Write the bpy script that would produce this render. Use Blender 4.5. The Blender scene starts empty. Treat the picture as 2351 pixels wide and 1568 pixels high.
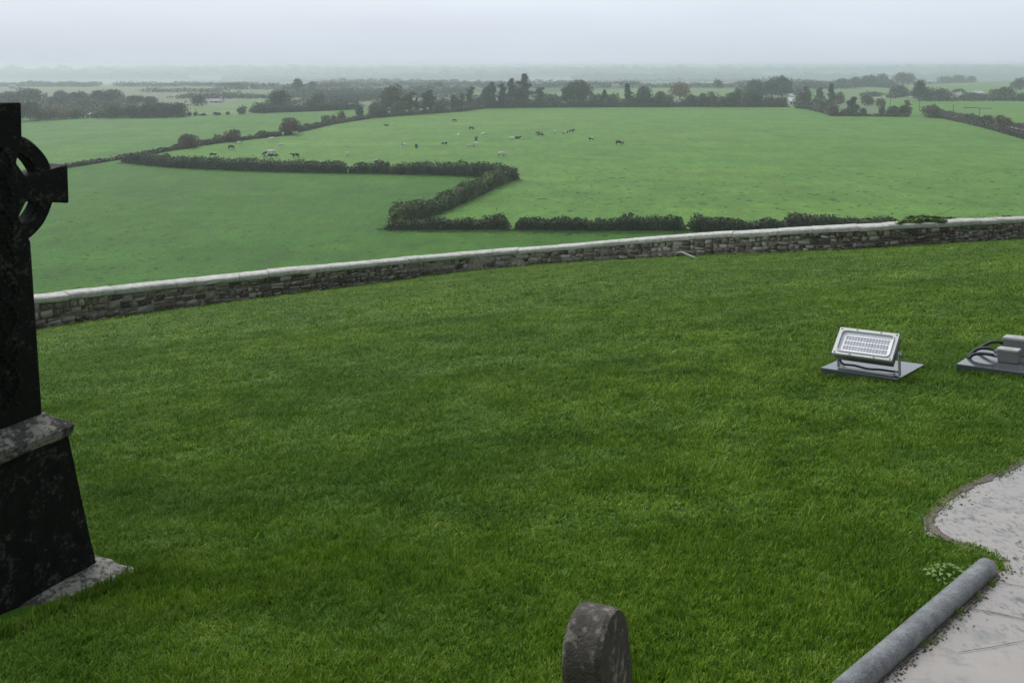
import bpy, bmesh, math, random
import numpy as np
from mathutils import Vector, Matrix, noise

SC = bpy.context.scene
COL = SC.collection
# ------------------------------------------------------------------ camera, sky, sun, exposure
F = 2035.0                                   # focal length in pixels of a 2351 wide picture
PITCH = math.radians(5)
PP = 150 + F * math.tan(PITCH)
cam_d = bpy.data.cameras.new('camera')
cam = bpy.data.objects.new('camera', cam_d); COL.objects.link(cam)
cam_d.sensor_width = 36; cam_d.lens = F / 2351 * 36
cam_d.shift_y = -(784 - PP) / 2351
cam_d.clip_start = 0.1; cam_d.clip_end = 30000
cam.location = (0, 0, 0); cam.rotation_euler = (math.radians(90) - PITCH, 0, 0)
SC.camera = cam

SUN_EL, SUN_AZ = math.radians(48), math.radians(-38)     # behind cloud, ahead of the camera and to the left
w = bpy.data.worlds.new('World'); SC.world = w; w.use_nodes = True
nt = w.node_tree; N = nt.nodes; L = nt.links; N.clear()
def nn(t, **k):
    n = N.new(t)
    for a, b in k.items(): setattr(n, a, b)
    return n
out = nn('ShaderNodeOutputWorld'); bg = nn('ShaderNodeBackground')
sky = nn('ShaderNodeTexSky', sky_type='NISHITA', sun_disc=False, sun_elevation=SUN_EL, sun_rotation=SUN_AZ,
         air_density=1.0, dust_density=6.0, altitude=100)
tc = nn('ShaderNodeTexCoord'); sep = nn('ShaderNodeSeparateXYZ'); L.new(tc.outputs['Generated'], sep.inputs[0])
mp = nn('ShaderNodeMapping'); mp.inputs['Scale'].default_value = (1.0, 1.0, 6.0); L.new(tc.outputs['Generated'], mp.inputs[0])
nz = nn('ShaderNodeTexNoise'); nz.inputs['Scale'].default_value = 1.6; nz.inputs['Detail'].default_value = 4; nz.inputs['Roughness'].default_value = .55
L.new(mp.outputs[0], nz.inputs['Vector'])
cr = nn('ShaderNodeMapRange'); cr.inputs[1].default_value = .3; cr.inputs[2].default_value = .7; cr.inputs[3].default_value = .94; cr.inputs[4].default_value = 1.07
L.new(nz.outputs['Fac'], cr.inputs[0])
fr = nn('ShaderNodeMapRange', interpolation_type='SMOOTHSTEP'); fr.inputs[1].default_value = -.75; fr.inputs[2].default_value = .2; fr.inputs[3].default_value = .24; fr.inputs[4].default_value = 1.0  # sky dimmed behind and to the right, in place of an unseen building
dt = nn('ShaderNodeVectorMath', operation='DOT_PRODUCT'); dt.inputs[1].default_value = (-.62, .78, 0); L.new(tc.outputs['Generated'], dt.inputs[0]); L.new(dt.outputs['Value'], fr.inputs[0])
el = nn('ShaderNodeMapRange', interpolation_type='SMOOTHSTEP'); el.inputs[1].default_value = -.01; el.inputs[2].default_value = .13; el.inputs[3].default_value = .80; el.inputs[4].default_value = 1.0
L.new(sep.outputs['Z'], el.inputs[0])
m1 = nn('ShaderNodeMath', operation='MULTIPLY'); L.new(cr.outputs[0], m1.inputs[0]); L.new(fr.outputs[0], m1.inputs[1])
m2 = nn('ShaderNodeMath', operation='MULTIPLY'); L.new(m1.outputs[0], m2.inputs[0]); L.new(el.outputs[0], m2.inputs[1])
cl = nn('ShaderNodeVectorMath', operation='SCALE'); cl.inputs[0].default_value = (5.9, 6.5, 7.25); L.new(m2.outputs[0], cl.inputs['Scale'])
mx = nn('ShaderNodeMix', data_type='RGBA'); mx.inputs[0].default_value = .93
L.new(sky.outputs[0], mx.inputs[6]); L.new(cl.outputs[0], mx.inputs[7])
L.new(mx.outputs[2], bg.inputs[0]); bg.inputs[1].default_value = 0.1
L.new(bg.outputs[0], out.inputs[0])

sd = bpy.data.lights.new('sun', 'SUN'); sun = bpy.data.objects.new('sun', sd); COL.objects.link(sun)
sd.energy = 1.1; sd.angle = math.radians(40); sd.color = (1, .97, .93)
sun.rotation_euler = Vector((-math.sin(SUN_AZ) * math.cos(SUN_EL), -math.cos(SUN_AZ) * math.cos(SUN_EL), -math.sin(SUN_EL))).to_track_quat('-Z', 'Y').to_euler()

vs = SC.view_settings; vs.view_transform = 'Standard'; vs.look = 'None'; vs.exposure = 0.50; vs.gamma = 1; vs.use_curve_mapping = False
cy = SC.cycles
cy.use_denoising = True; cy.max_bounces = 6; cy.diffuse_bounces = 3; cy.glossy_bounces = 3; cy.volume_bounces = 2; cy.transparent_max_bounces = 8
cy.use_adaptive_sampling = True; cy.adaptive_threshold = 0.01

random.seed(5); RNG = np.random.default_rng(11)

# ------------------------------------------------------------------ picture points to places
def ray(x, y):
    u = (x - 1175.5) / F; v = (PP - y) / F
    return Vector((u, math.cos(PITCH) + v * math.sin(PITCH), -math.sin(PITCH) + v * math.cos(PITCH)))
PLAIN = -25.0
def phit(x, y):
    d = ray(x, y); t = PLAIN / d.z
    if d.y * t > 1000:                        # beyond the flat fields the land falls away
        t *= .95
        while t < 9000 and d.z * t > plain_z(d.x * t, d.y * t): t *= 1.004
    return d * t, t / F                       # point, metres per pixel there
def lawn_z(X, Y):
    Xc = max(-30.0, min(34.0, X)); Yp = max(0.0, Y)
    return -(1.6 + .17 * Yp + .0004 * Yp * Yp) + (.085 * Xc - .0014 * Xc * Xc) * min(1.0, Yp / 15 + .2) \
        + .05 * noise.noise(Vector((X * .22, Y * .22, 3))) * min(1, Yp / 8)
def lhit(x, y):
    d = ray(x, y); t = .3
    while t < 150 and d.z * t > lawn_z(d.x * t, d.y * t): t *= 1.003
    p = d * t; p.z = lawn_z(p.x, p.y)
    return p
def plain_z(X, Y):
    r = math.hypot(X, Y)
    if r < 1050: return PLAIN
    k = min(1, (r - 1050) / 2200)
    z = PLAIN - 36 * k + k * 5 * noise.noise(Vector((X / 900, Y / 700, 0)))
    if r > 3600: z += 20 * min(1, (r - 3600) / 2400) ** 1.5
    if r > 6400: z -= (r - 6400) * .02
    return min(z, -11)

# ------------------------------------------------------------------ helpers
def tag(o, label=None, cat=None, group=None, kind=None):
    if label: o['label'] = label
    if cat: o['category'] = cat
    if group: o['group'] = group
    if kind: o['kind'] = kind
    return o
def empty(name, loc=(0, 0, 0), rz=0.0):
    o = bpy.data.objects.new(name, None); COL.objects.link(o); o.location = loc; o.rotation_euler = (0, 0, rz)
    o.empty_display_size = .2
    return o
def link(name, me, mats=(), parent=None, smooth=False):
    for m in mats: me.materials.append(m)
    if smooth:
        me.polygons.foreach_set('use_smooth', [True] * len(me.polygons))
    o = bpy.data.objects.new(name, me); COL.objects.link(o)
    if parent: o.parent = parent
    return o
def from_bm(name, bm, mats, parent=None, smooth=False):
    me = bpy.data.meshes.new(name); bmesh.ops.recalc_face_normals(bm, faces=bm.faces); bm.to_mesh(me); bm.free()
    return link(name, me, mats, parent, smooth)
def mesh_np(name, V, quads, val=None):
    """V (n,3), quads (m,4) -> mesh; val per face -> point colour attribute 'v'"""
    me = bpy.data.meshes.new(name); V = np.asarray(V, dtype=np.float32); quads = np.asarray(quads, dtype=np.int32)
    me.vertices.add(len(V)); me.vertices.foreach_set('co', V.ravel())
    k = quads.shape[1]
    me.loops.add(quads.size); me.loops.foreach_set('vertex_index', quads.ravel())
    me.polygons.add(len(quads)); me.polygons.foreach_set('loop_start', np.arange(0, quads.size, k, dtype=np.int32))
    me.update(calc_edges=True); me.validate()
    if val is not None:
        a = me.attributes.new('v', 'FLOAT', 'POINT'); arr = np.zeros(len(V), dtype=np.float32)
        arr[quads.ravel()] = np.repeat(np.asarray(val, dtype=np.float32), k); a.data.foreach_set('value', arr)
    return me
def bm_box(bm, c, s, M=None, rot=None, taper=None):
    """box centred at c, full size s; taper = (tx,ty) scale of the top"""
    vs_ = []
    for z in (-.5, .5):
        for x, y in ((-.5, -.5), (.5, -.5), (.5, .5), (-.5, .5)):
            k = (1, 1) if (taper is None or z < 0) else taper
            v = Vector((x * s[0] * k[0], y * s[1] * k[1], z * s[2]))
            if rot is not None: v = rot @ v
            v = v + Vector(c)
            if M is not None: v = M @ v
            vs_.append(bm.verts.new(v))
    for f in ((0, 3, 2, 1), (4, 5, 6, 7), (0, 1, 5, 4), (1, 2, 6, 5), (2, 3, 7, 6), (3, 0, 4, 7)):
        bm.faces.new([vs_[i] for i in f])
    return vs_
def bevel(bm, w_, seg=2):
    bmesh.ops.recalc_face_normals(bm, faces=bm.faces)
    bmesh.ops.bevel(bm, geom=[e for e in bm.edges if e.calc_face_angle(0) > .5], offset=w_, segments=seg, affect='EDGES', profile=.6)
def smooth_pts(pts, n=6):
    P = [Vector(q) for q in pts]; P = [P[0]] + P + [P[-1]]; o = []
    for a, b, c, d in zip(P, P[1:], P[2:], P[3:]):
        for i in range(n):
            t = i / n; o.append(.5 * ((2 * b) + (c - a) * t + (2 * a - 5 * b + 4 * c - d) * t * t + (3 * b - a - 3 * c + d) * t ** 3))
    return o + [P[-1]]
def bm_tube(bm, pts, rs, n=8, cap=True):
    pts = [Vector(p) for p in pts]; rings = []
    if not hasattr(rs, '__len__'): rs = [rs] * len(pts)
    up = None
    for i, p in enumerate(pts):
        d = (pts[min(i + 1, len(pts) - 1)] - pts[max(i - 1, 0)]).normalized()
        if up is None: up = d.orthogonal().normalized()
        up = (up - d * up.dot(d)).normalized(); sd_ = d.cross(up)
        rings.append([bm.verts.new(p + (up * math.cos(2 * math.pi * k / n) + sd_ * math.sin(2 * math.pi * k / n)) * rs[i]) for k in range(n)])
    for a, b in zip(rings, rings[1:]):
        for k in range(n): bm.faces.new((a[k], a[(k + 1) % n], b[(k + 1) % n], b[k]))
    if cap:
        bm.faces.new(rings[0][::-1]); bm.faces.new(rings[-1])

# ------------------------------------------------------------------ materials
def mat(name):
    m = bpy.data.materials.new(name); m.use_nodes = True
    t = m.node_tree; b = t.nodes['Principled BSDF']
    return m, t, b
def tn(t, typ, **k):
    n = t.nodes.new(typ)
    for a, b in k.items():
        if a == 'i':
            for q, v in b.items(): n.inputs[q].default_value = v
        else: setattr(n, a, b)
    return n
def geo_pos(t, obj=False):
    if obj: return tn(t, 'ShaderNodeTexCoord').outputs['Object']
    return tn(t, 'ShaderNodeNewGeometry').outputs['Position']
def noise_n(t, vec, scale, detail=3, rough=.5, stretch=None):
    n = tn(t, 'ShaderNodeTexNoise', i={'Scale': scale, 'Detail': detail, 'Roughness': rough})
    if stretch:
        m = tn(t, 'ShaderNodeMapping'); m.inputs['Scale'].default_value = stretch; t.links.new(vec, m.inputs[0]); vec = m.outputs[0]
    t.links.new(vec, n.inputs['Vector']); return n.outputs['Fac']
def ramp(t, fac, stops, interp='LINEAR'):
    r = tn(t, 'ShaderNodeValToRGB'); r.color_ramp.interpolation = interp; e = r.color_ramp.elements
    while len(e) < len(stops): e.new(.5)
    for el_, (p, c) in zip(e, stops):
        el_.position = p; el_.color = (*c, 1) if len(c) == 3 else c
    t.links.new(fac, r.inputs[0]); return r.outputs[0]
def mixc(t, fac, a, b, blend='MIX'):
    m = tn(t, 'ShaderNodeMix', data_type='RGBA', blend_type=blend)
    for s, v in ((0, fac), (6, a), (7, b)):
        if hasattr(v, 'links'): t.links.new(v, m.inputs[s])
        else: m.inputs[s].default_value = v if s == 0 else (*v, 1)
    return m.outputs[2]
def maprange(t, v, a, b, c, d):
    m = tn(t, 'ShaderNodeMapRange', i={1: a, 2: b, 3: c, 4: d}); t.links.new(v, m.inputs[0]); return m.outputs[0]
def bump(t, b, h, strength=.5, dist=.02):
    n = tn(t, 'ShaderNodeBump', i={'Strength': strength, 'Distance': dist}); t.links.new(h, n.inputs['Height']); t.links.new(n.outputs[0], b.inputs['Normal'])
def simple(name, col, rough=.6, metal=0.0, spec=.5, var=.15, scale=20, obj=True, bmp=0.0):
    m, t, b = mat(name); p = geo_pos(t, obj)
    n = noise_n(t, p, scale, 4, .6)
    c = ramp(t, n, [(.3, tuple(x * (1 - var) for x in col)), (.7, tuple(min(1, x * (1 + var)) for x in col))])
    t.links.new(c, b.inputs['Base Color']); b.inputs['Roughness'].default_value = rough
    b.inputs['Metallic'].default_value = metal; b.inputs['Specular IOR Level'].default_value = spec
    if bmp: bump(t, b, n, .5, bmp)
    return m
def leaf_mat(name, dark, light, autumn=None, amount=0.0, rough=.55):
    m, t, b = mat(name)
    a = tn(t, 'ShaderNodeAttribute', attribute_name='v'); p = geo_pos(t)
    n = noise_n(t, p, .45, 3)
    s = tn(t, 'ShaderNodeMath', operation='ADD'); t.links.new(a.outputs['Fac'], s.inputs[0]); t.links.new(n, s.inputs[1])
    c = ramp(t, maprange(t, s.outputs[0], .35, 1.3, 0, 1), [(0, dark), (1, light)])
    if autumn:
        n2 = noise_n(t, p, .3, 2)
        c = mixc(t, maprange(t, n2, .62 - .3 * amount, .72 - .2 * amount, 0, .85), c, autumn)
    t.links.new(c, b.inputs['Base Color']); b.inputs['Roughness'].default_value = rough; b.inputs['Specular IOR Level'].default_value = .3
    return m
LEAF = {
    'dark': leaf_mat('leaf_dark', (.016, .028, .014), (.040, .058, .030)),
    'hedge': leaf_mat('leaf_hedge', (.014, .030, .009), (.055, .100, .024), (.080, .058, .030), .4),
    'hedgeskylit': leaf_mat('leaf_hedge_skylit', (.030, .055, .014), (.10, .15, .035), (.22, .24, .06), .25),  # sky light on the hedge top put into a lighter leaf tone
    'hedgebrown': leaf_mat('leaf_hedge_brown', (.03, .036, .018), (.075, .080, .045), (.13, .065, .045), .5),
    'olive': leaf_mat('leaf_olive', (.045, .058, .024), (.105, .120, .055)),
    'grey': leaf_mat('leaf_grey_green', (.030, .045, .030), (.070, .088, .060)),
    'russet': leaf_mat('leaf_russet', (.032, .032, .018), (.085, .070, .040), (.19, .085, .045), .8),
    'orange': leaf_mat('leaf_orange', (.10, .07, .03), (.28, .18, .07), (.34, .16, .06), .5),
    'lime': leaf_mat('leaf_lime', (.09, .14, .03), (.20, .28, .07)),
}
BARK = simple('bark', (.055, .048, .040), .9, var=.3, scale=6)

def grass_ground(name, c1, c2, c3, scale=1.0, rough=.75, fine=None, stripes=False, patch=False):
    m, t, b = mat(name); p = geo_pos(t)
    big = noise_n(t, p, .018 * scale, 4, .6); mid = noise_n(t, p, .35 * scale, 4, .65, (1, .5, 1)); sm = noise_n(t, p, 2.6 * scale, 5, .7, (1, .6, 1))
    c = ramp(t, big, [(.35, c1), (.62, c2)])
    c = mixc(t, maprange(t, mid, .35, .75, 0, .65), c, c3)
    pa = noise_n(t, p, .075 * scale, 5, .7, (1, .6, 1)); c = mixc(t, maprange(t, pa, .46, .66, 0, .55), c, tuple(q * .74 for q in c1))
    pb = noise_n(t, p, .03 * scale, 4, .7, (.25, 1.6, 1)); c = mixc(t, maprange(t, pb, .52, .68, 0, .45), c, (c2[0] * 1.35, c2[1] * 1.10, c2[2] * .95))
    pc_ = noise_n(t, p, .5 * scale, 4, .7, (1, .35, 1)); pd = noise_n(t, p, .14 * scale, 3, .6, (.6, 1, 1))
    ma = tn(t, 'ShaderNodeMath', operation='MULTIPLY'); t.links.new(maprange(t, pc_, .3, .7, .80, 1.16), ma.inputs[0]); t.links.new(maprange(t, pd, .3, .7, .86, 1.12), ma.inputs[1])
    mv = tn(t, 'ShaderNodeCombineXYZ')
    for i in range(3): t.links.new(ma.outputs[0], mv.inputs[i])
    c = mixc(t, 1.0, c, mv.outputs[0], 'MULTIPLY')
    dk = maprange(t, sm, .30, .62, .62, 1.12)  # darker speckles: shade of tussocks put into the grass colour
    v = tn(t, 'ShaderNodeCombineXYZ')
    for i in range(3): t.links.new(dk, v.inputs[i])
    c = mixc(t, 1.0, c, v.outputs[0], 'MULTIPLY')
    if patch:
        vo = tn(t, 'ShaderNodeTexVoronoi', i={'Scale': .0042}); mpn = tn(t, 'ShaderNodeMapping'); mpn.inputs['Scale'].default_value = (1, .55, 1); mpn.inputs['Rotation'].default_value = (0, 0, .5)
        t.links.new(p, mpn.inputs[0]); t.links.new(mpn.outputs[0], vo.inputs['Vector'])
        sc_ = tn(t, 'ShaderNodeSeparateColor'); t.links.new(vo.outputs['Color'], sc_.inputs[0])
        pc = ramp(t, sc_.outputs[0], [(0, (.10, .16, .07)), (.3, (.14, .21, .09)), (.55, (.18, .21, .12)), (.8, (.08, .12, .06))], 'CONSTANT')
        ly = tn(t, 'ShaderNodeSeparateXYZ'); t.links.new(p, ly.inputs[0])
        c = mixc(t, maprange(t, ly.outputs[1], 430, 470, 0, 1), c, pc)
    t.links.new(c, b.inputs['Base Color']); b.inputs['Roughness'].default_value = rough; b.inputs['Specular IOR Level'].default_value = .15
    bump(t, b, sm, .6, .25 / scale)
    return m
M_LAWN = grass_ground('lawn_soil', (.048, .120, .008), (.070, .160, .012), (.078, .165, .013), 6)
M_FIELD = grass_ground('field_deep_green', (.050, .166, .012), (.066, .192, .016), (.088, .182, .020), 1, patch=True)
M_PAST = grass_ground('pasture_green', (.115, .262, .034), (.142, .275, .042), (.100, .245, .034), 1)
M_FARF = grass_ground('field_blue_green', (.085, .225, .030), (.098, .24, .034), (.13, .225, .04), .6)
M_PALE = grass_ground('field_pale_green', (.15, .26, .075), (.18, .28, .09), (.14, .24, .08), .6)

# ------------------------------------------------------------------ the wall line
W_BASE = [(-160, 800), (-40, 780), (86, 759.6), (197, 742), (311, 724), (528, 694.7), (700, 675), (826, 658.8), (975, 634.5), (1108, 619), (1323, 603), (1490, 594.6), (1662, 586.5), (1868, 579), (2074, 568.5), (2217, 559.5), (2351, 552), (2480, 545), (2640, 536)]
W_TOP = [(-160, 710), (-40, 695), (78, 682.7), (197, 670.3), (396, 649.6), (545, 632), (654, 621.5), (893, 597.5), (1068, 582.6), (1323, 562.3), (1490, 546), (1662, 534.3), (1868, 524.3), (2051, 516), (2217, 506), (2351, 500.4), (2480, 495), (2640, 488)]
bx_, by_ = zip(*W_BASE); tx_, ty_ = zip(*W_TOP)
wall_pts = []
for x in np.linspace(-160, 2640, 57):
    yb = float(np.interp(x, bx_, by_)); yt = float(np.interp(x, tx_, ty_))
    b = lhit(x, yb); d = ray(x, yt); t = (b.y - .03) / d.y
    wall_pts.append((b.x, b.y, b.z, d.z * t))
WP = np.array(wall_pts)
for _ in range(10):                                      # smooth plan and heights
    Q = WP.copy(); Q[1:-1, 1] = (WP[:-2, 1] + 2 * WP[1:-1, 1] + WP[2:, 1]) / 4; Q[1:-1, 0] = (WP[:-2, 0] + 2 * WP[1:-1, 0] + WP[2:, 0]) / 4
    Q[1:-1, 3] = (WP[:-2, 3] + 2 * WP[1:-1, 3] + WP[2:, 3]) / 4; WP[:, :2] = Q[:, :2]; WP[:, 3] = Q[:, 3]
def wall_y(X): return float(np.interp(X, WP[:, 0], WP[:, 1]))
print('WALL', WP[::8].round(2).tolist(), 'heights', (WP[::8, 3] - WP[::8, 2]).round(2).tolist())

# ------------------------------------------------------------------ ground sheets
def sheet(name, xs, ys, zf, m, inside=None):
    xs = np.asarray(xs); ys = np.asarray(ys); nx, ny = len(xs), len(ys)
    V = np.array([(x, y, zf(x, y)) for y in ys for x in xs]); Q = []
    for j in range(ny - 1):
        for i in range(nx - 1):
            if inside is None or inside((xs[i] + xs[i + 1]) / 2, (ys[j] + ys[j + 1]) / 2):
                a = j * nx + i; Q.append((a, a + 1, a + nx + 1, a + nx))
    return tag(link(name, mesh_np(name, V, Q), (m,), smooth=True), kind='structure')
# lawn: grid whose rows run from behind the viewer to the wall
us = np.concatenate([np.linspace(0, .35, 60), np.linspace(.37, 1, 60)])
xs = np.linspace(-30, 34, 110); V = []; Q = []
for u in us:
    for x in xs:
        y0, y1 = -14.0, wall_y(x) + .25
        y = y0 + (y1 - y0) * u; V.append((x, y, lawn_z(x, y)))
for j in range(len(us) - 1):
    for i in range(len(xs) - 1):
        a = j * len(xs) + i; Q.append((a, a + 1, a + len(xs) + 1, a + len(xs)))
tag(link('lawn', mesh_np('lawn', V, Q), (M_LAWN,), smooth=True), kind='structure')
def ground_z(X, Y):
    yw = wall_y(X); z0 = lawn_z(X, min(Y, yw)) - .6
    if Y < yw + .3 and Y > -18 and -34 < X < 38: return z0
    dx = max(0, -X - 32, X - 36); dy = max(0, Y - yw - .3, -16 - Y); d = math.hypot(dx, dy)
    k = min(1, d / 44); k = math.sin(k * math.pi / 2) ** .9
    return z0 + (plain_z(X, Y) - z0) * k
gx = np.unique(np.concatenate([np.linspace(-90, 90, 61), np.sign(np.linspace(-1, 1, 81)) * (np.abs(np.linspace(-1, 1, 81)) ** 2.2) * 8000]))
gy = np.unique(np.concatenate([np.linspace(-70, 110, 61), 110 + (np.linspace(0, 1, 70) ** 1.9) * 9000, np.linspace(-1500, -70, 12)]))
sheet('ground', gx, gy, ground_z, M_FIELD)

def field(name, px, m, h=.03):
    pts = [phit(x, y)[0] for x, y in px]; bm = bmesh.new()
    bm.faces.new([bm.verts.new((p.x, p.y, PLAIN + h)) for p in pts]); bmesh.ops.triangulate(bm, faces=bm.faces)
    return tag(from_bm(name, bm, (m,)), kind='structure')
H1 = [(120, 391), (200, 378), (275, 366), (400, 345), (470, 333), (560, 322), (640, 313), (700, 300), (760, 286), (850, 272), (950, 264), (1050, 257), (1110, 250)]
H3 = [(1180, 411), (1130, 428), (1060, 462), (1000, 490), (905, 522)]
H2 = [(290, 374), (380, 382), (470, 388), (580, 393), (700, 396), (880, 399), (1060, 404), (1150, 412)]
H4 = [(886, 527), (1030, 528), (1170, 527), (1330, 530), (1570, 530), (1800, 529), (2060, 528), (2180, 527), (2420, 526)]
H5 = [(1826, 247), (1860, 251), (1895, 260), (1915, 267), (1990, 268), (2080, 269), (2140, 270), (2180, 275), (2258, 292), (2351, 318), (2460, 350), (2620, 400)]
field('pasture', [(290, 372)] + H1[3:] + [(1300, 246), (1810, 246)] + H5[:-1] + [(2650, 430), (2750, 526), (2420, 526), (2060, 528), (1570, 530), (1170, 528), (905, 522), (1000, 490), (1060, 462), (1180, 411), (1150, 404), (880, 398), (580, 392), (380, 380)], M_PAST, .03)
field('field', [(-300, 305), (0, 288), (160, 275), (420, 268), (600, 263), (830, 251), (870, 250), (900, 268), (850, 272), (760, 286), (700, 300), (640, 313), (560, 322), (470, 333), (275, 366), (120, 391), (-300, 450)], M_FARF, .03)
field('field', [(425, 266), (425, 243), (600, 241), (606, 262)], M_PALE, .06)
field('field', [(500, 240), (760, 236), (770, 222), (560, 228)], M_PALE, .05)
field('field', [(1230, 232), (1700, 228), (1720, 205), (1480, 203), (1240, 214)], M_PALE, .05)
field('field', [(1850, 232), (2050, 222), (2080, 203), (1860, 203)], M_PALE, .05)
field('field', [(2030, 262), (2150, 262), (2351, 296), (2560, 345), (2560, 235), (2300, 231), (2033, 229)], M_PAST, .05)
field('field', [(2040, 224), (2420, 228), (2420, 199), (2050, 201)], M_PALE, .07)
field('field', [(1040, 225), (1110, 222), (1110, 213), (1040, 214)], M_PALE, .05)

# ------------------------------------------------------------------ stone wall
def stone_mat(name, attr=True):
    m, t, b = mat(name); p = geo_pos(t)
    a = tn(t, 'ShaderNodeAttribute', attribute_name='v')
    c = ramp(t, a.outputs['Fac'], [(0, (.095, .070, .052)), (.35, (.25, .195, .150)), (.6, (.38, .32, .26)), (.8, (.50, .46, .40)), (.93, (.58, .56, .51)), (1, (.68, .67, .63))])
    n = noise_n(t, p, 14, 6, .7); n2 = noise_n(t, p, 3.2, 5, .65)
    c = mixc(t, maprange(t, n, .3, .7, 0, .35), c, (.065, .052, .042))
    c = mixc(t, maprange(t, n2, .56, .66, 0, .7), c, (.48, .465, .42)); n5 = noise_n(t, p, 7.5, 5, .75); c = mixc(t, maprange(t, n5, .58, .64, 0, .8), c, (.55, .53, .48))
    t.links.new(c, b.inputs['Base Color']); b.inputs['Roughness'].default_value = .75
    bump(t, b, n, .8, .02); return m
M_STONE = stone_mat('rubble_stone')
M_MORTAR = simple('mortar', (.42, .38, .33), .95, var=.4, scale=9, obj=False, bmp=.03)
def coping_mat():
    m, t, b = mat('pale_coping'); p = geo_pos(t)
    n = noise_n(t, p, 7, 6, .7); n2 = noise_n(t, p, 1.3, 4, .6); n3 = noise_n(t, p, 30, 3, .6)
    c = ramp(t, n, [(.28, (.30, .285, .25)), (.45, (.56, .545, .49)), (.7, (.72, .70, .64))])
    c = mixc(t, maprange(t, n2, .52, .7, 0, .35), c, (.30, .29, .25))
    c = mixc(t, maprange(t, n3, .62, .72, 0, .5), c, (.12, .12, .10))
    t.links.new(c, b.inputs['Base Color']); b.inputs['Roughness'].default_value = .8; bump(t, b, n, .6, .03); return m
M_COPE = coping_mat()
arc = np.concatenate([[0], np.cumsum(np.hypot(np.diff(WP[:, 0]), np.diff(WP[:, 1])))])
def wat(s):
    x, y, zb, zt = (float(np.interp(s, arc, WP[:, i])) for i in range(4))
    x2, y2 = (float(np.interp(s + .3, arc, WP[:, i])) for i in range(2)); x1, y1 = (float(np.interp(s - .3, arc, WP[:, i])) for i in range(2))
    t = Vector((x2 - x1, y2 - y1, 0)).normalized()
    return Vector((x, y, 0)), t, Vector((t.y, -t.x, 0)), zb, zt          # normal points to the viewer
wall = empty('stone_wall', (wat(arc[-1] / 2)[0].x, wat(arc[-1] / 2)[0].y, wat(arc[-1] / 2)[3]))
tag(wall, 'long curved rubble stone wall with a pale coping at the foot of the lawn', 'wall')
WI = Matrix.Translation(-wall.location)
CT = .17                                                          # coping height
bm = bmesh.new(); prev = None
for s in np.linspace(0, arc[-1], 120):
    p, t, n, zb, zt = wat(s)
    ring = [bm.verts.new(WI @ Vector((q.x, q.y, z))) for q, z in ((p - n * .04, zb - .4), (p - n * .04, zt - CT), (p - n * .46, zt - CT), (p - n * .46, zb - 1.8))]
    if prev:
        for k in range(4): bm.faces.new((prev[k], prev[(k + 1) % 4], ring[(k + 1) % 4], ring[k]))
    prev = ring
from_bm('wall_core', bm, (M_MORTAR,), wall)
V = []; Q = []; val = []
rs_ = random.Random(3)
def add_stone(s0, s1, f0, f1, v, extra=0):
    """front stone between arc positions s0..s1 and height fractions f0..f1"""
    sm = (s0 + s1) / 2; p, t, n, zb, zt = wat(sm); h = zt - CT - zb + .08; dep = rs_.uniform(.0, .045) + extra
    j = lambda a=.012: rs_.uniform(-a, a)
    base = len(V); ring = []
    for (ss, ff) in ((s0, f0), (s1, f0), (s1, f1), (s0, f1)):
        ring.append(((ss - sm) + j(.03), zb - .08 + ff * h + j(.024)))
    cx = 0; cz = sum(r[1] for r in ring) / 4
    out_ = []
    for k in range(4):                                            # eight-sided outline
        a = ring[k]; b_ = ring[(k + 1) % 4]
        out_.append((a[0] + (b_[0] - a[0]) * .16, a[1] + (b_[1] - a[1]) * .16)); out_.append((a[0] + (b_[0] - a[0]) * .84, a[1] + (b_[1] - a[1]) * .84))
    for ins, d in ((1.0, -.05), (1.0, dep * .4), (.82, dep + .012)):
        for (a, z) in out_:
            q = p + t * (cx + (a - cx) * ins) + n * (d + j(.006)); V.append(WI @ Vector((q.x, q.y, cz + (z - cz) * ins)))
    for r in range(2):
        for k in range(8):
            Q.append((base + r * 8 + k, base + r * 8 + (k + 1) % 8, base + (r + 1) * 8 + (k + 1) % 8, base + (r + 1) * 8 + k)); val.append(v)
    c0 = base + 16
    for q in ((0, 1, 2, 3), (0, 3, 4, 7), (4, 5, 6, 7)): Q.append(tuple(c0 + i for i in q)); val.append(v)
nlev = 12
occ = {}
s = 0.0
def col_val():
    r = rs_.random()
    return .98 if r > .972 else .86 if r > .91 else rs_.uniform(.55, .8) if r > .62 else rs_.uniform(0, .5)
f = 0.0; courses = []
while f < .97:
    hf = rs_.choice([.16, .22, .26, .30]); hf = min(hf, 1 - f)
    if 1 - f - hf < .12: hf = 1 - f
    courses.append((f, f + hf)); f += hf
for (f0, f1) in courses:
    s = -rs_.uniform(0, .3)
    while s < arc[-1]:
        l = rs_.uniform(.14, .42)
        s1 = min(s + l, arc[-1]); g = .016; wob = .035 * math.sin(s * .9 + f0 * 9) 
        if s1 - max(s, 0) > .06:
            if f1 - f0 > .2 and rs_.random() < .5:
                fm = f0 + (f1 - f0) * rs_.uniform(.35, .65)
                add_stone(max(s, 0) + g, s1 - g, f0 + g + wob, fm - g + wob, col_val()); add_stone(max(s, 0) + g, s1 - g, fm + g + wob, f1 - g + wob, col_val())
            else: add_stone(max(s, 0) + g, s1 - g, f0 + g + wob, f1 - g + wob, col_val())
        s = s1
link('masonry', mesh_np('masonry', V, Q, val), (M_STONE,), wall)
bm = bmesh.new(); s = 0.0
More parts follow.
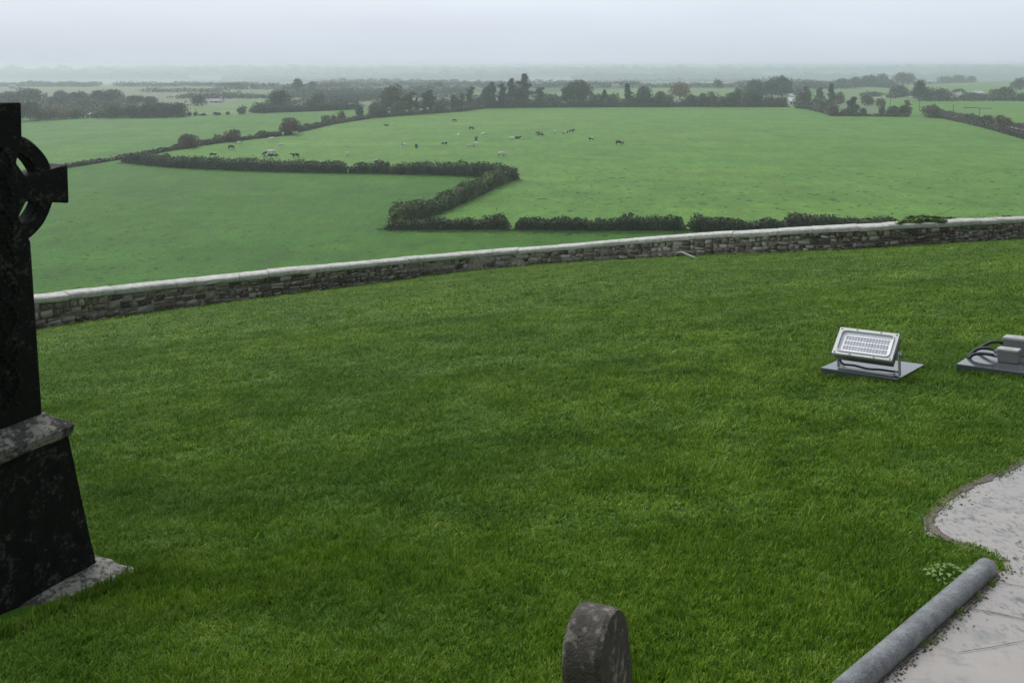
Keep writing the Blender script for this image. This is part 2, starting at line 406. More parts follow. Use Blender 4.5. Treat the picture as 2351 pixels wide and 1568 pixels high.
while s < arc[-1] - .3:
    e = min(s + rs_.uniform(.7, 1.5), arc[-1]); prev = None; dz = rs_.uniform(-.012, .012)
    for k, ss in enumerate(np.linspace(s + .006, e - .006, 5)):
        p, t, n, zb, zt = wat(ss); ring = []
        for (o, z) in ((.055, -CT), (.07, -CT + .05), (.065, -.045), (.02, -.008), (-.22, .02), (-.47, -.02), (-.53, -.08), (-.53, -CT)):
            q = p + n * (o + rs_.uniform(-.007, .007)); ring.append(bm.verts.new(WI @ Vector((q.x, q.y, zt + z + dz + rs_.uniform(-.006, .006)))))
        if prev:
            for a in range(8): bm.faces.new((prev[a], prev[(a + 1) % 8], ring[(a + 1) % 8], ring[a]))
        else: bm.faces.new(ring[::-1])
        prev = ring
    bm.faces.new(prev); s = e
from_bm('coping', bm, (M_COPE,), wall)
# bent pale pipe leaning at the wall foot
def on_lawn(x, y, up=0.0):
    p = lhit(x, y); return Vector((p.x, p.y, p.z + up))
pts = [on_lawn(1527, 592, .04), on_lawn(1544, 591, .07), on_lawn(1553, 592, .24), on_lawn(1562, 593, .26), on_lawn(1580, 593.5, .15), on_lawn(1600, 594, .04)]
for q in pts: q.y -= .25
bm = bmesh.new(); bm_tube(bm, pts, .024, 8)
tag(from_bm('bent_pipe', bm, (simple('pale_plastic', (.34, .35, .34), .5),), smooth=True), 'bent pale grey pipe lying on the grass against the foot of the stone wall', 'pipe')

# ------------------------------------------------------------------ foliage
def leaf_cloud(P, Nrm, size, rng, val=None, flat=.0):
    """quads at points P; sizes vary"""
    n = len(P); a = rng.normal(size=(n, 3)); a /= np.linalg.norm(a, axis=1)[:, None] + 1e-9
    if Nrm is not None:
        a = a * .8 + Nrm * .6; a /= np.linalg.norm(a, axis=1)[:, None] + 1e-9
    r = rng.normal(size=(n, 3)); u = np.cross(a, r); u /= np.linalg.norm(u, axis=1)[:, None] + 1e-9; v = np.cross(a, u)
    s = size * rng.uniform(.55, 1.35, (n, 1)); e = rng.uniform(.5, 1.0, (n, 1))
    V = np.stack([P - u * s, P + v * s * e * .6 - u * s * .1, P + u * s, P - v * s * e * .6 + u * s * .1], axis=1).reshape(-1, 3)
    Q = np.arange(4 * n).reshape(-1, 4)
    if val is None: val = rng.uniform(0, 1, n)
    return V, Q, val
def hedge_mesh(name, pts, h, wdt, leaf, dens, seed, hvar=.18, ends=True):
    """pts world polyline on the ground; a clipped hedge with an uneven top"""
    rng = np.random.default_rng(seed); P = np.array([(p[0], p[1]) for p in pts]); seg = np.hypot(*np.diff(P, axis=0).T)
    A = np.concatenate([[0], np.cumsum(seg)]); Ltot = A[-1]; n = int(Ltot * dens)
    s = rng.uniform(0, Ltot, n); x = np.interp(s, A, P[:, 0]); y = np.interp(s, A, P[:, 1])
    idx = np.clip(np.searchsorted(A, s) - 1, 0, len(seg) - 1); t = np.diff(P, axis=0)[idx] / seg[idx][:, None]; nr = np.stack([-t[:, 1], t[:, 0]], 1)
    prof = lambda q, k: np.array([noise.noise(Vector((v / k, seed * 3.1, 0))) for v in q])
    ss = np.linspace(0, Ltot, max(8, int(Ltot * 1.5))); hh = 1 + hvar * 1.8 * prof(ss, 9.0) + hvar * 1.5 * prof(ss, 3.1) + hvar * .8 * prof(ss, 1.2)
    endf = np.clip(np.minimum(ss, Ltot - ss) / (h * .55), 0, 1) ** .5 if ends else 1
    hs = np.interp(s, ss, hh * (.35 + .65 * endf)) * h; ws = np.interp(s, ss, 1 + .18 * prof(ss + 99, 4.0)) * wdt / 2
    th = rng.uniform(-.15, math.pi + .15, n); rr = 1 - np.abs(rng.normal(0, .16, n))
    e = .55                                                       # superellipse section
    cx = np.sign(np.cos(th)) * np.abs(np.cos(th)) ** e; cz = np.sign(np.sin(th)) * np.abs(np.sin(th)) ** e
    off = cx * ws * rr; z = np.clip(cz, -.05, 1) * hs * rr + rng.uniform(0, .05, n)
    side = rng.random(n) < .45; off = np.where(side, np.sign(off) * ws * rr, off); z = np.where(side, rng.uniform(0, .95, n) * hs, z)
    Z = pts[0][2] + z
    pos = np.stack([x + nr[:, 0] * off, y + nr[:, 1] * off, Z], 1) + rng.normal(0, leaf * .55, (n, 3)); spr = rng.random(n) < .035; pos[:, 2] += spr * rng.exponential(h * .045, n)
    Nm = np.stack([nr[:, 0] * cx, nr[:, 1] * cx, np.maximum(cz, .1)], 1)
    cl = np.array([noise.noise(Vector((a[0] * .8, a[1] * .8, a[2] * .9))) for a in pos]) * .9 + .45
    V, Q, val = leaf_cloud(pos, Nm, leaf, rng, np.clip(cl + rng.normal(0, .18, n), 0, 1))
    # solid woody core so that the hedge is not see-through
    k = max(6, int(Ltot / 1.2)); base = len(V); CV = []; CQ = []
    for q in np.linspace(min(.5, Ltot * .05), Ltot - min(.5, Ltot * .05), k):
        cx0, cy0 = np.interp(q, A, P[:, 0]), np.interp(q, A, P[:, 1]); i = min(max(np.searchsorted(A, q) - 1, 0), len(seg) - 1); tt = np.diff(P, axis=0)[i] / seg[i]
        hq = np.interp(q, ss, hh * (.35 + .65 * endf)) * h * .74; wq = wdt * .33
        for (o, zz) in ((-wq, -.1), (-wq * .9, hq * .8), (-wq * .3, hq), (wq * .3, hq), (wq * .9, hq * .8), (wq, -.1)):
            CV.append((cx0 - tt[1] * o, cy0 + tt[0] * o, pts[0][2] + zz))
    for j in range(k - 1):
        for a in range(5): CQ.append((base + j * 6 + a, base + j * 6 + a + 1, base + (j + 1) * 6 + a + 1, base + (j + 1) * 6 + a))
    for j in (0, k - 1):
        CQ.append(tuple(base + j * 6 + a for a in (0, 1, 4, 5))); CQ.append(tuple(base + j * 6 + a for a in (1, 2, 3, 4)))
    V = np.concatenate([V, CV]); Q = np.concatenate([Q, CQ]); val = np.concatenate([val, np.full(len(CQ), .0)])
    return mesh_np(name, V, Q, val)
def W(px, up=0.0): 
    p = phit(*px)[0]; return (p.x, p.y, PLAIN + up)
def hedge(px, hpx, label, m='hedge', wdt=1.8, leaf=.22, dens=150, seed=1, hvar=.18, cat='hedge', group=None, ends=True, name='hedge'):
    pts = [W(q) for q in px]; mid = px[len(px) // 2]; h = hpx * phit(*mid)[1]
    fine = [pts[0]]
    for a, b in zip(pts, pts[1:]):
        L_ = math.hypot(b[0] - a[0], b[1] - a[1]); k = max(1, int(L_ / 9))
        for i in range(1, k + 1):
            fine.append((a[0] + (b[0] - a[0]) * i / k + random.uniform(-.25, .25) * (i < k), a[1] + (b[1] - a[1]) * i / k + random.uniform(-.25, .25) * (i < k), a[2]))
    c = fine[0]; o = link(name, hedge_mesh(name, [(p[0] - c[0], p[1] - c[1], 0) for p in fine], h, wdt, leaf, dens, seed, hvar, ends), (LEAF[m],))
    o.location = c
    return tag(o, label, cat, group)
G = 'thick dark hedges round the near fields'
hedge([(888, 527), (1000, 528), (1170, 527)], 30, 'dark hedge segment at the left end of the lower row, joining the slanting hedge', seed=2, dens=210, hvar=.27, group=G)
hedge([(1184, 528), (1330, 530), (1452, 530), (1572, 530)], 30, 'long dark hedge segment in the middle of the lower row, between two narrow gaps', seed=3, dens=210, hvar=.27, group=G)
hedge([(1582, 530), (1700, 530), (1806, 529)], 32, 'dark hedge segment of the lower row whose foot dips behind the wall coping', seed=4, dens=210, hvar=.27, group=G)
hedge([(1800, 529), (1930, 528), (2062, 528)], 34, 'tallest dark hedge segment of the lower row, ending at the bright leafy shrub', seed=5, dens=220, hvar=.2, group=G)
hedge([(2066, 527), (2190, 527)], 26, 'low brownish hedge segment behind the bright leafy shrub on the wall', 'hedgebrown', seed=6, dens=190, group=G)
hedge([(2295, 527), (2335, 527)], 30, 'small lone dark bush peeping over the right end of the stone wall', 'dark', seed=7, dens=190, cat='bush', name='bush')
hedge([(905, 521), (960, 502), (1010, 485), (1070, 458), (1120, 434), (1162, 416)], 31, 'hedge running diagonally uphill between the two dark field hedges, with yellow green patches', 'hedgeskylit', wdt=2.6, seed=8, dens=230, hvar=.30, group=G)
hedge([(1156, 418), (1182, 411)], 31, 'rounded hedge block at the sharp corner where the slanting hedge meets the upper one', 'dark', wdt=2.6, seed=9, dens=230, group=G)
hedge([(288, 373), (340, 379), (396, 384)], 23, 'dark uneven hedge at the left end of the upper row, near the low bank', 'hedge', wdt=2.2, leaf=.28, seed=10, dens=150, hvar=.25, group=G)
hedge([(392, 384), (470, 388), (580, 393), (700, 396), (800, 398)], 28, 'longest dark hedge segment of the upper row, with cows grazing right behind it', 'hedge', wdt=2.4, leaf=.26, seed=11, dens=170, hvar=.15, group=G)
hedge([(803, 398), (880, 399), (899, 400)], 25, 'short dark hedge segment of the upper row beside a brown gap', 'hedge', wdt=2.4, leaf=.26, seed=12, dens=170, hvar=.2, group=G)
hedge([(893, 400), (970, 401), (1060, 404), (1165, 409)], 28, 'dark hedge segment of the upper row that ends at the sharp corner', 'hedge', wdt=2.4, leaf=.26, seed=13, dens=170, hvar=.22, group=G)
hedge(H1[:4], 7, 'low straggly bank of brush running left towards the stone cross', 'hedgebrown', wdt=1.8, leaf=.3, dens=60, seed=14, hvar=.3, group='low brushy field banks')
hedge(H1[3:8], 13, 'low brown green brush bank beneath the three rounded bushes', 'hedgebrown', wdt=2.0, leaf=.35, dens=75, seed=15, hvar=.35, group='low brushy field banks')
hedge(H1[7:], 8, 'thin low brush bank rising to the tree line from the reddish bush', 'hedgebrown', wdt=2.0, leaf=.4, dens=60, seed=16, hvar=.4, group='low brushy field banks')
hedge([(1110, 248), (1300, 247), (1500, 246), (1600, 246)], 22, 'dense undergrowth hedge along the top edge of the cow pasture under the tall trees', 'grey', wdt=5, leaf=.65, dens=26, seed=17, hvar=.35)
hedge([(1600, 246), (1700, 246), (1807, 246)], 16, 'lower reddish hedge at the top edge of the pasture, right of the tall trees', 'russet', wdt=4, leaf=.6, dens=26, seed=18, hvar=.4)
hedge([(1830, 249), (1860, 252), (1895, 260), (1915, 267)], 22, 'bushy hedge stepping down to the right from the gateway gap', 'grey', wdt=4, leaf=.55, dens=34, seed=19, hvar=.35)
hedge([(1916, 267), (1990, 268), (2088, 269)], 6, 'thin low hedge foot below the row of round bushes on the right', 'hedgebrown', wdt=2, leaf=.45, dens=34, seed=20, hvar=.4)
hedge(H5[6:10], 11, 'brown brushy hedge falling away along the lane at the right edge', 'hedgebrown', wdt=3, leaf=.4, dens=70, seed=21, hvar=.4)
hedge(H5[9:], 14, 'continuation of the lane hedge where it leaves the picture, right edge', 'hedgebrown', wdt=3, leaf=.4, dens=60, seed=121, hvar=.4)
hedge([(2150, 259), (2220, 270), (2290, 284), (2351, 297), (2460, 322)], 8, 'far hedge on the other side of the narrow lane, right edge', 'hedgebrown', wdt=2, leaf=.4, dens=50, seed=22, hvar=.4)
hedge([(575, 259.5), (690, 257), (830, 251)], 18, 'dark grey hedge topping the blue green field, left of centre', 'grey', wdt=5, leaf=.6, dens=36, seed=23, hvar=.2)
hedge([(850, 247), (905, 246), (990, 244), (1100, 243)], 14, 'scrubby far hedge seen between the twisted trees left of centre', 'olive', wdt=4, leaf=.6, dens=26, seed=24, hvar=.35)
# a bright climbing shrub over the wall top
def crown(kind, h, wd, seed, leaf, n):
    """points and normals for a crown of height h, width wd, base at 0"""
    rng = np.random.default_rng(seed); P = []; Nn = []
    def blob(c, r, k, sq=.9):
        d = rng.normal(size=(k, 3)); d /= np.linalg.norm(d, axis=1)[:, None]
        rad = 1 - np.abs(rng.normal(0, .16, (k, 1))); P.append(np.array(c) + d * np.array(r) * rad); Nn.append(d)
    if kind == 'round':
        m = 11; z0 = h * .10
        for i in range(m):
            a = i * 2.4 + seed; rr = wd * .5 * math.sqrt((i + .5) / m) * .62; zz = z0 + (h - z0) * (.5 + .24 * math.cos(math.pi * (i + .5) / m)) + rng.normal(0, h * .05)
            s = wd * rng.uniform(.19, .27); blob((rr * math.cos(a), rr * math.sin(a), zz), (s, s, min(s * 1.1, (h - z0) * .33)), n // m)
        blob((0, 0, h * .6), (wd * .3, wd * .3, h * .34), n // 4)
    elif kind == 'bush':
        m = 8
        for i in range(m):
            a = i * 2.4 + seed; rr = wd * .28 * math.sqrt((i + .3) / m); s = wd * rng.uniform(.22, .3)
            blob((rr * math.cos(a), rr * math.sin(a), h * rng.uniform(.35, .72)), (s, s, h * .27), n // m)
        blob((0, 0, h * .3), (wd * .42, wd * .42, h * .3), n // 3)
    elif kind == 'pine':                                           # ragged plates on a leaning stem
        m = 10
        for i in range(m):
            f_ = .3 + .68 * i / (m - 1); a = rng.uniform(0, 6.28); rr = wd * .32 * (1.15 - f_) * rng.uniform(.4, 1.3)
            s = wd * rng.uniform(.16, .3) * (1.35 - f_); blob((rr * math.cos(a), rr * math.sin(a), h * f_), (s, s, h * .045), n // m)
        blob((0, 0, h * .5), (wd * .13, wd * .13, h * .42), n // 4); blob((0, 0, h * .14), (wd * .3, wd * .3, h * .14), n // 4)
    elif kind == 'thin':
        for i in range(7):
            f_ = .35 + .62 * i / 6; a = rng.uniform(0, 6.28); rr = wd * .3 * rng.uniform(.2, 1); s = wd * rng.uniform(.14, .26)
            blob((rr * math.cos(a), rr * math.sin(a), h * f_), (s, s, h * .06), n // 8)
        blob((0, 0, h * .45), (wd * .13, wd * .13, h * .42), n // 3)
    elif kind == 'cone':
        for i in range(9):
            f_ = i / 8; s = wd * .5 * (1 - f_ * .82) * (.8 + .4 * rng.random()); blob((rng.normal(0, wd * .04), rng.normal(0, wd * .04), h * (.14 + .8 * f_)), (s, s, h * .08), n // 9)
    P = np.concatenate(P); Nn = np.concatenate(Nn); P = P + rng.normal(0, leaf * .5, P.shape); P[:, 2] = np.abs(P[:, 2])
    P[:, 2] *= h / (np.percentile(P[:, 2], 98.5) + leaf * .3); q_ = np.percentile(np.abs(P[:, 0]), 97)
    P[:, :2] *= (wd * .5) / max(q_, wd * .12)
    cl = np.array([noise.noise(Vector(a / max(1.0, wd * .16)) + Vector((seed, 0, 0))) for a in P]) + .45
    V, Q, val = leaf_cloud(P, Nn, leaf, rng, np.clip(cl + rng.normal(0, .16, len(P)), 0, 1))
    return mesh_np('crown', V, Q, val)
NT = [0]
def tree(x, yb, wpx, ytop, kind, hue, label, name='tree', cat=None, group=None, dist=None):
    NT[0] += 1; sd_ = NT[0]
    p, mpp = phit(x, yb)
    if dist is not None:                                           # standing further back than its visible foot
        d = ray(x, yb); p = d * (dist / d.y); mpp = (dist / d.y) / F; p.z = 0
        yb2 = 150 + 25 * F / (dist / d.y); h = (yb2 - ytop) * mpp
    else: h = (yb - ytop) * mpp
    loc = (p.x, p.y, p.z if dist is None else PLAIN); wd = wpx * mpp
    leaf = max(.16, min(mpp * 2.0, wd * .11)); n = int(min(3800, max(260, 4.6 * (wd * h) / (leaf * leaf))))
    root = empty(name, loc, random.uniform(0, .6)); tag(root, label, cat or ('bush' if kind == 'bush' else 'tree'), group)
    o = link('crown', crown(kind, h, wd, sd_, leaf, n), (LEAF[hue],), root)
    bm = bmesh.new(); r = max(.12, wd * (.035 if kind != 'bush' else .03)); tz = h * (.86 if kind in ('pine', 'thin', 'cone') else .62 if kind == 'round' else .5)
    rr_ = random.Random(sd_); ln = [rr_.uniform(-.03, .03) * h for _ in range(4)]
    bm_tube(bm, [(0, 0, -.2), (ln[0] * .5, ln[1] * .5, tz * .4), (ln[0], ln[1], tz)], [r, r * .7, r * .25], 6)
    for k in range(4 if kind != 'bush' else 3):
        a = rr_.uniform(0, 6.28); z0 = tz * rr_.uniform(.3, .8); ll = wd * .36
        bm_tube(bm, [(ln[0] * .5, ln[1] * .5, z0), (math.cos(a) * ll * .5, math.sin(a) * ll * .5, z0 + ll * .35), (math.cos(a) * ll, math.sin(a) * ll, z0 + ll * .5)], [r * .45, r * .3, r * .12], 5)
    from_bm('trunk' if kind != 'bush' else 'stem', bm, (BARK,), root)
    return root
GT = 'trees and bushes along the top of the cow pasture'; GB = 'bushes along the sloping field bank'; GR = 'bushes and trees along the right hedge lines'; GL = 'hazy trees of the wood on the left'; GF = 'far trees in the mist on the right'
T = [
 # left bank bushes
 (433, 340, 42, 309, 'bush', 'russet', 'round dark bush, leftmost and lowest on the sloping bank', GB),
 (477, 334, 12, 326, 'bush', 'hedgebrown', 'tiny brown bush on the bank right of the leftmost round bush', GB),
 (534, 326, 33, 299, 'bush', 'russet', 'medium round bush on the bank between the leftmost bush and the big reddish one', GB),
 (665, 310, 42, 272, 'bush', 'russet', 'largest reddish brown bush on the sloping bank, white cows at its foot', GB),
 (749, 285, 19, 265.5, 'bush', 'hedge', 'small dark bush, first of three close together up the bank', GB),
 (767, 283, 13, 264, 'bush', 'dark', 'narrow dark bush, middle one of three close together up the bank', GB),
 (784, 281, 18, 256, 'bush', 'russet', 'red topped upright bush, last of three close together up the bank', GB),
 (826, 274, 16, 246, 'bush', 'grey', 'upright grey green bush alone against the blue green field', GB),
 (858, 271, 24, 243, 'bush', 'hedgebrown', 'square brownish bush, left half of a pair in front of the big olive tree', GB),
 (878, 270, 24, 242, 'bush', 'grey', 'square greyish bush, right half of a pair in front of the big olive tree', GB),
 (641, 256, 50, 210, 'round', 'dark', 'broad dark dome shaped tree over the grey hedge left of centre', GT),
 (708, 256, 24, 230, 'bush', 'grey', 'low grey tree between the two dome shaped trees left of centre', GT),
 (732, 254, 34, 214, 'round', 'olive', 'rounded olive tree over the grey hedge, right of the broad dark dome', GT),
 (898, 261, 60, 199, 'round', 'olive', 'big broad olive green tree, widest of the trees left of centre', GT),
 (915, 266, 36, 234, 'bush', 'olive', 'olive scrub bush at the right foot of the big broad olive tree', GT),
 (942, 264, 32, 213, 'thin', 'olive', 'gnarled olive tree with gaps in its crown beside the big broad tree', GT),
 (956, 262, 12, 226, 'cone', 'dark', 'slim dark ivy clad stem right of the gnarled olive tree', GT),
 (975, 262, 22, 214, 'thin', 'grey', 'wiry half bare tree, left one of a scraggly pair', GT),
 (989, 260, 20, 208, 'thin', 'grey', 'wiry half bare tree, right one of a scraggly pair', GT),
 (1010, 259, 34, 231, 'bush', 'olive', 'low wide olive scrub between the scraggly pair and the dark pointed bush', GT),
 (1044, 257, 22, 221, 'bush', 'dark', 'dark pointed bush left of the hooked small tree', GT),
 (1060, 256, 16, 216, 'thin', 'grey', 'small hooked tree leaning right above the dark pointed bush', GT),
 (1079, 252, 17, 201, 'thin', 'dark', 'thin lone tree with a tufted top standing clear of its neighbours', GT),
 (1100, 250, 24, 224, 'bush', 'hedgebrown', 'low brown bush between the thin tufted tree and the pine clump', GT),
 (1120, 249, 34, 200, 'round', 'dark', 'dark round tree at the left end of the pine clump', GT),
 (1131, 248, 20, 190, 'pine', 'dark', 'dark pointed pine rising from the left end of the clump', GT),
 (1153, 248, 22, 193, 'pine', 'dark', 'dark ragged pine second from the left in the clump', GT),
 (1174, 247, 22, 183, 'pine', 'dark', 'slender ragged pine just left of the tallest one', GT),
 (1192, 247, 22, 200, 'bush', 'grey', 'dense grey green bush filling the foot of the pine clump', GT),
 (1205, 247, 36, 172, 'pine', 'dark', 'tallest pine on the whole tree line, feathered and leaning right', GT),
 (1237, 247, 24, 202, 'thin', 'grey', 'short bushy topped tree right of the tallest pine', GT),
 (1268, 246, 40, 217, 'bush', 'olive', 'low olive bush between the tallest pine and the big dark dome', GT),
 (1300, 246, 24, 201, 'round', 'dark', 'smaller dark tree touching the left side of the big dome', GT),
 (1328, 246, 62, 188, 'round', 'dark', 'big dark dome shaped tree in the middle of the tree line', GT),
 (1371, 246, 26, 217, 'bush', 'grey', 'low grey bush to the right of the big dark dome', GT),
 (1387, 246, 24, 208, 'cone', 'dark', 'dark blunt conifer right of the big dark dome', GT),
 (1408, 246, 28, 216, 'bush', 'olive', 'pale olive bush between the blunt conifer and the crooked one', GT),
 (1440, 246, 22, 194, 'pine', 'dark', 'crooked small conifer with a bent top, right of centre', GT),
 (1478, 246, 38, 201, 'round', 'grey', 'grey green domed tree with a slanting left shoulder', GT),
 (1515, 246, 28, 211, 'round', 'russet', 'low reddish tree between the slanting dome and the round orange one', GT),
 (1535, 246, 22, 220, 'bush', 'olive', 'small olive bush at the left foot of the round orange olive tree', GT),
 (1589, 246, 26, 219, 'bush', 'dark', 'dark bush just right of the round orange olive tree', GT),
 (1614, 246, 26, 216, 'bush', 'dark', 'dark bush at the left end of the reddish hedge', GT),
 (1636, 246, 28, 213, 'bush', 'russet', 'rusty red topped bush in the middle of the reddish hedge', GT),
 (1658, 246, 16, 222, 'bush', 'russet', 'small rusty bush beside the light gap in the hedge', GT),
 (1682, 246, 36, 214, 'round', 'dark', 'dark rounded tree in the reddish hedge below the hazy trees', GT),
 (1714, 246, 24, 214, 'bush', 'russet', 'reddish brown bush left of the dark spreading bush', GT),
 (1735, 246, 28, 210, 'bush', 'dark', 'dark spreading bush in the reddish hedge below the village', GT),
 (1765, 246, 32, 222, 'bush', 'russet', 'low reddish bush near the gateway gap, second from its edge', GT),
 (1793, 246, 28, 224, 'bush', 'russet', 'low dark red bush at the left side of the gateway gap', GT),
 # right hand group
 (1842, 249, 36, 212, 'bush', 'russet', 'tall brown bush at the right side of the gateway gap', GR),
 (1851, 248, 14, 199, 'thin', 'olive', 'narrow green tree poking up from the tall brown bush', GR),
 (1872, 252, 26, 230, 'bush', 'dark', 'dark low bush below the pale cone shaped tree', GR),
 (1893, 260, 24, 233, 'bush', 'hedge', 'dark green bush stepping down the slope by the thin spindly tree', GR),
 (1914, 267, 24, 242, 'bush', 'russet', 'brown bush at the lowest left corner of the row of round bushes', GR),
 (1882, 234, 24, 202, 'cone', 'grey', 'pale cone shaped tree in front of the misty field', GR),
 (1908, 243, 17, 194, 'pine', 'grey', 'spindly tree with upswept branches right of the pale cone', GR),
 (1926, 240, 22, 213, 'bush', 'russet', 'brown bush at the foot of the spindly tree', GR),
 (1957, 267, 34, 224, 'cone', 'dark', 'largest dark bush of the right row, almost cone shaped', GR),
 (1937, 267, 14, 251, 'bush', 'hedgebrown', 'small brown bush tucked left of the largest dark bush', GR),
 (1982, 267, 14, 249, 'bush', 'dark', 'small dark bush tucked right of the largest dark bush', GR),
 (1992, 243, 28, 220, 'bush', 'russet', 'reddish round bush up the slope behind the small dark bush', GR),
 (2022, 247, 19, 226, 'bush', 'russet', 'upright brown bush up the slope above the narrow one', GR),
 (2024, 267, 13, 245, 'bush', 'grey', 'narrow upright bush standing alone in the right row', GR),
 (2047, 268, 25, 244, 'bush', 'dark', 'neat dark round bush in the right row beside the first pole', GR),
 (2076, 268, 27, 243, 'bush', 'dark', 'dark round bush at the right end of the row before the gap', GR),
 (2083, 248, 16, 231, 'thin', 'russet', 'thin reddish sapling behind the dark bush at the row end', GR),
 (2139, 271, 37, 242, 'bush', 'russet', 'large reddish bush alone at the bend of the lane hedge', GR),
 (2224, 277, 26, 266, 'bush', 'dark', 'low dark bush in the lane hedge between the last two poles', GR),
 (2251, 282, 16, 270, 'bush', 'dark', 'little dark bush under the rightmost pole', GR),
 (2266, 289, 24, 265, 'bush', 'russet', 'pinkish brown bush in the lane hedge right of the last pole', GR),
 (2303, 296, 32, 266, 'bush', 'russet', 'big reddish bush in the lane hedge close to the right edge', GR),
 # trees about the cottage
 (2110, 232, 28, 187, 'round', 'grey', 'tall misty tree left of the cottage rising above its neighbours', GF),
 (2122, 231, 50, 203, 'bush', 'grey', 'broad grey clump of trees at the left of the cottage', GF),
 (2160, 231, 42, 204, 'round', 'olive', 'olive domed tree touching the left side of the cottage', GF),
 (2201, 222, 30, 205, 'round', 'dark', 'low dark tree right behind the cottage roof', GF),
 (2229, 229, 30, 213, 'bush', 'grey', 'grey bush beside the right end of the cottage', GF),
 (2209, 230, 16, 219, 'bush', 'dark', 'small dark bush in front of the cottage wall', GF),
 (2250, 230, 28, 216, 'bush', 'hedgebrown', 'brownish bush below the long white shed', GF),
 (2283, 229, 30, 206, 'round', 'orange', 'yellow orange autumn tree near the right edge', GF),
 (2306, 230, 46, 201, 'round', 'olive', 'broad olive tree right of the yellow orange one', GF),
 (2345, 233, 20, 214, 'bush', 'grey', 'grey bush cut off by the right edge below the hill field', GF),
 (2062, 223, 40, 196, 'round', 'grey', 'misty round tree above the bend of the pale track', GF),
 (2000, 222, 50, 211, 'bush', 'grey', 'low misty scrub left of the round tree by the pale track', GF),
 # misty trees right
 (1561, 230, 42, 192, 'round', 'orange', 'round orange olive tree behind the hedge, right of centre', GT),
 (1695, 232, 22, 206, 'round', 'grey', 'small misty round tree behind the dark rounded one', GF),
 (1732, 228, 42, 186, 'round', 'grey', 'tall misty tree behind the dark spreading bush', GF),
 (1772, 226, 40, 181, 'round', 'grey', 'misty tree, left half of the tall pair behind the village houses', GF),
 (1796, 224, 42, 178, 'round', 'grey', 'misty tree, right half of the tall pair, with a forked top', GF),
 (1648, 205, 20, 183, 'round', 'grey', 'faint rounded tree at the left edge of the misty village', GF),
 (1932, 201, 30, 181, 'round', 'grey', 'faint misty tree left end of the distant row above the misty field', GF),
 (1962, 201, 30, 178, 'round', 'grey', 'faint misty tree second in the distant row above the misty field', GF),
 (1995, 201, 44, 174, 'round', 'grey', 'wide faint misty tree in the middle of the distant row', GF),
 (2025, 201, 34, 172, 'round', 'grey', 'faint misty tree fourth in the distant row, left of the tallest block', GF),
 (2075, 200, 52, 168, 'round', 'grey', 'tallest and broadest faint block of trees on the right horizon', GF),
 (2170, 198, 34, 176, 'round', 'grey', 'faint tree over the hill field, left one of a row of three', GF),
 (2201, 198, 30, 173, 'round', 'grey', 'faint tree over the hill field, middle one of a row of three', GF),
 (2228, 198, 26, 176, 'round', 'grey', 'faint tree over the hill field, right one of a row of three', GF),
 (2340, 208, 34, 180, 'round', 'grey', 'misty tree on the horizon cut by the right edge', GF),
 # left wood, front to back
 (20, 279, 60, 234, 'bush', 'olive', 'olive bush mass mostly hidden by the top of the stone cross', GL),
 (70, 277, 46, 235, 'round', 'olive', 'olive tree just right of the top of the stone cross', GL),
 (105, 276, 40, 250, 'bush', 'russet', 'pinkish brown thicket at the edge of the left wood', GL),
 (138, 274, 40, 246, 'bush', 'orange', 'faded orange bush at the edge of the left wood', GL),
 (172, 272, 34, 252, 'bush', 'dark', 'dark low bush between the faded orange bush and the white roof', GL),
 (230, 271, 22, 252, 'bush', 'lime', 'small yellow green tree right of the white roof', GL),
 (262, 271, 50, 240, 'round', 'olive', 'rounded olive tree in the front row of the left wood', GL),
 (305, 271, 44, 244, 'round', 'grey', 'grey green tree between the rounded olive and the dark ones, left wood', GL),
 (342, 271, 44, 240, 'round', 'dark', 'dark tree, leftmost of three at the right end of the left wood', GL),
 (376, 270, 44, 238, 'round', 'grey', 'dark grey tree, middle of three at the right end of the left wood', GL),
 (408, 269, 38, 238, 'round', 'dark', 'dark tree, last of three at the right end of the left wood', GL),
 (192, 248, 50, 228, 'round', 'olive', 'yellowish olive tree behind the white roof, left wood', GL),
 (130, 244, 60, 222, 'round', 'olive', 'broad olive crown in the middle depth of the left wood', GL),
 (20, 240, 60, 212, 'round', 'grey', 'misty tree above the very top of the stone cross', GL),
 (66, 238, 70, 204, 'round', 'grey', 'wide misty dome, tallest at the left of the wood', GL),
 (140, 236, 36, 209, 'round', 'grey', 'neat misty dome shaped tree between the wide ones, left wood', GL),
 (180, 238, 50, 212, 'round', 'grey', 'misty tree right of the neat dome, left wood', GL),
 (228, 240, 50, 209, 'round', 'grey', 'misty tree with a dark left side, left wood', GL),
 (258, 240, 52, 207, 'round', 'grey', 'wide misty tree at the right end of the tall left wood', GL),
 (310, 242, 46, 220, 'round', 'grey', 'lower misty tree stepping down from the tall left wood', GL),
 (345, 243, 36, 222, 'round', 'grey', 'small misty tree right of the step in the left wood', GL),
 (455, 243, 32, 220, 'round', 'dark', 'lone dark tree on the far pale field left of the white farmhouse', GL),
 (434, 267, 11, 257, 'bush', 'dark', 'tiny bush just right of the dark left wood', GL),
 (449, 266.5, 9, 256, 'bush', 'dark', 'tiny upright bush, second from the dark left wood', GL),
 (466, 266, 14, 261, 'bush', 'dark', 'tiny flat bush on the edge of the pale field', GL),
 (499, 265, 16, 258, 'bush', 'dark', 'low dark bush alone on the field edge below the farmhouse', GL),
 (523, 264, 9, 257, 'bush', 'grey', 'tiny grey bush left of the small pointed tree', GL),
 (555, 263, 20, 244, 'bush', 'grey', 'small pointed tree at the left end of the grey hedge', GL),
 (600, 260, 30, 238, 'bush', 'grey', 'bushy tree joined to the left side of the broad dark dome', GL),
 (684, 216, 24, 182, 'round', 'grey', 'faint tall rounded tree in the mist left of centre', GF),
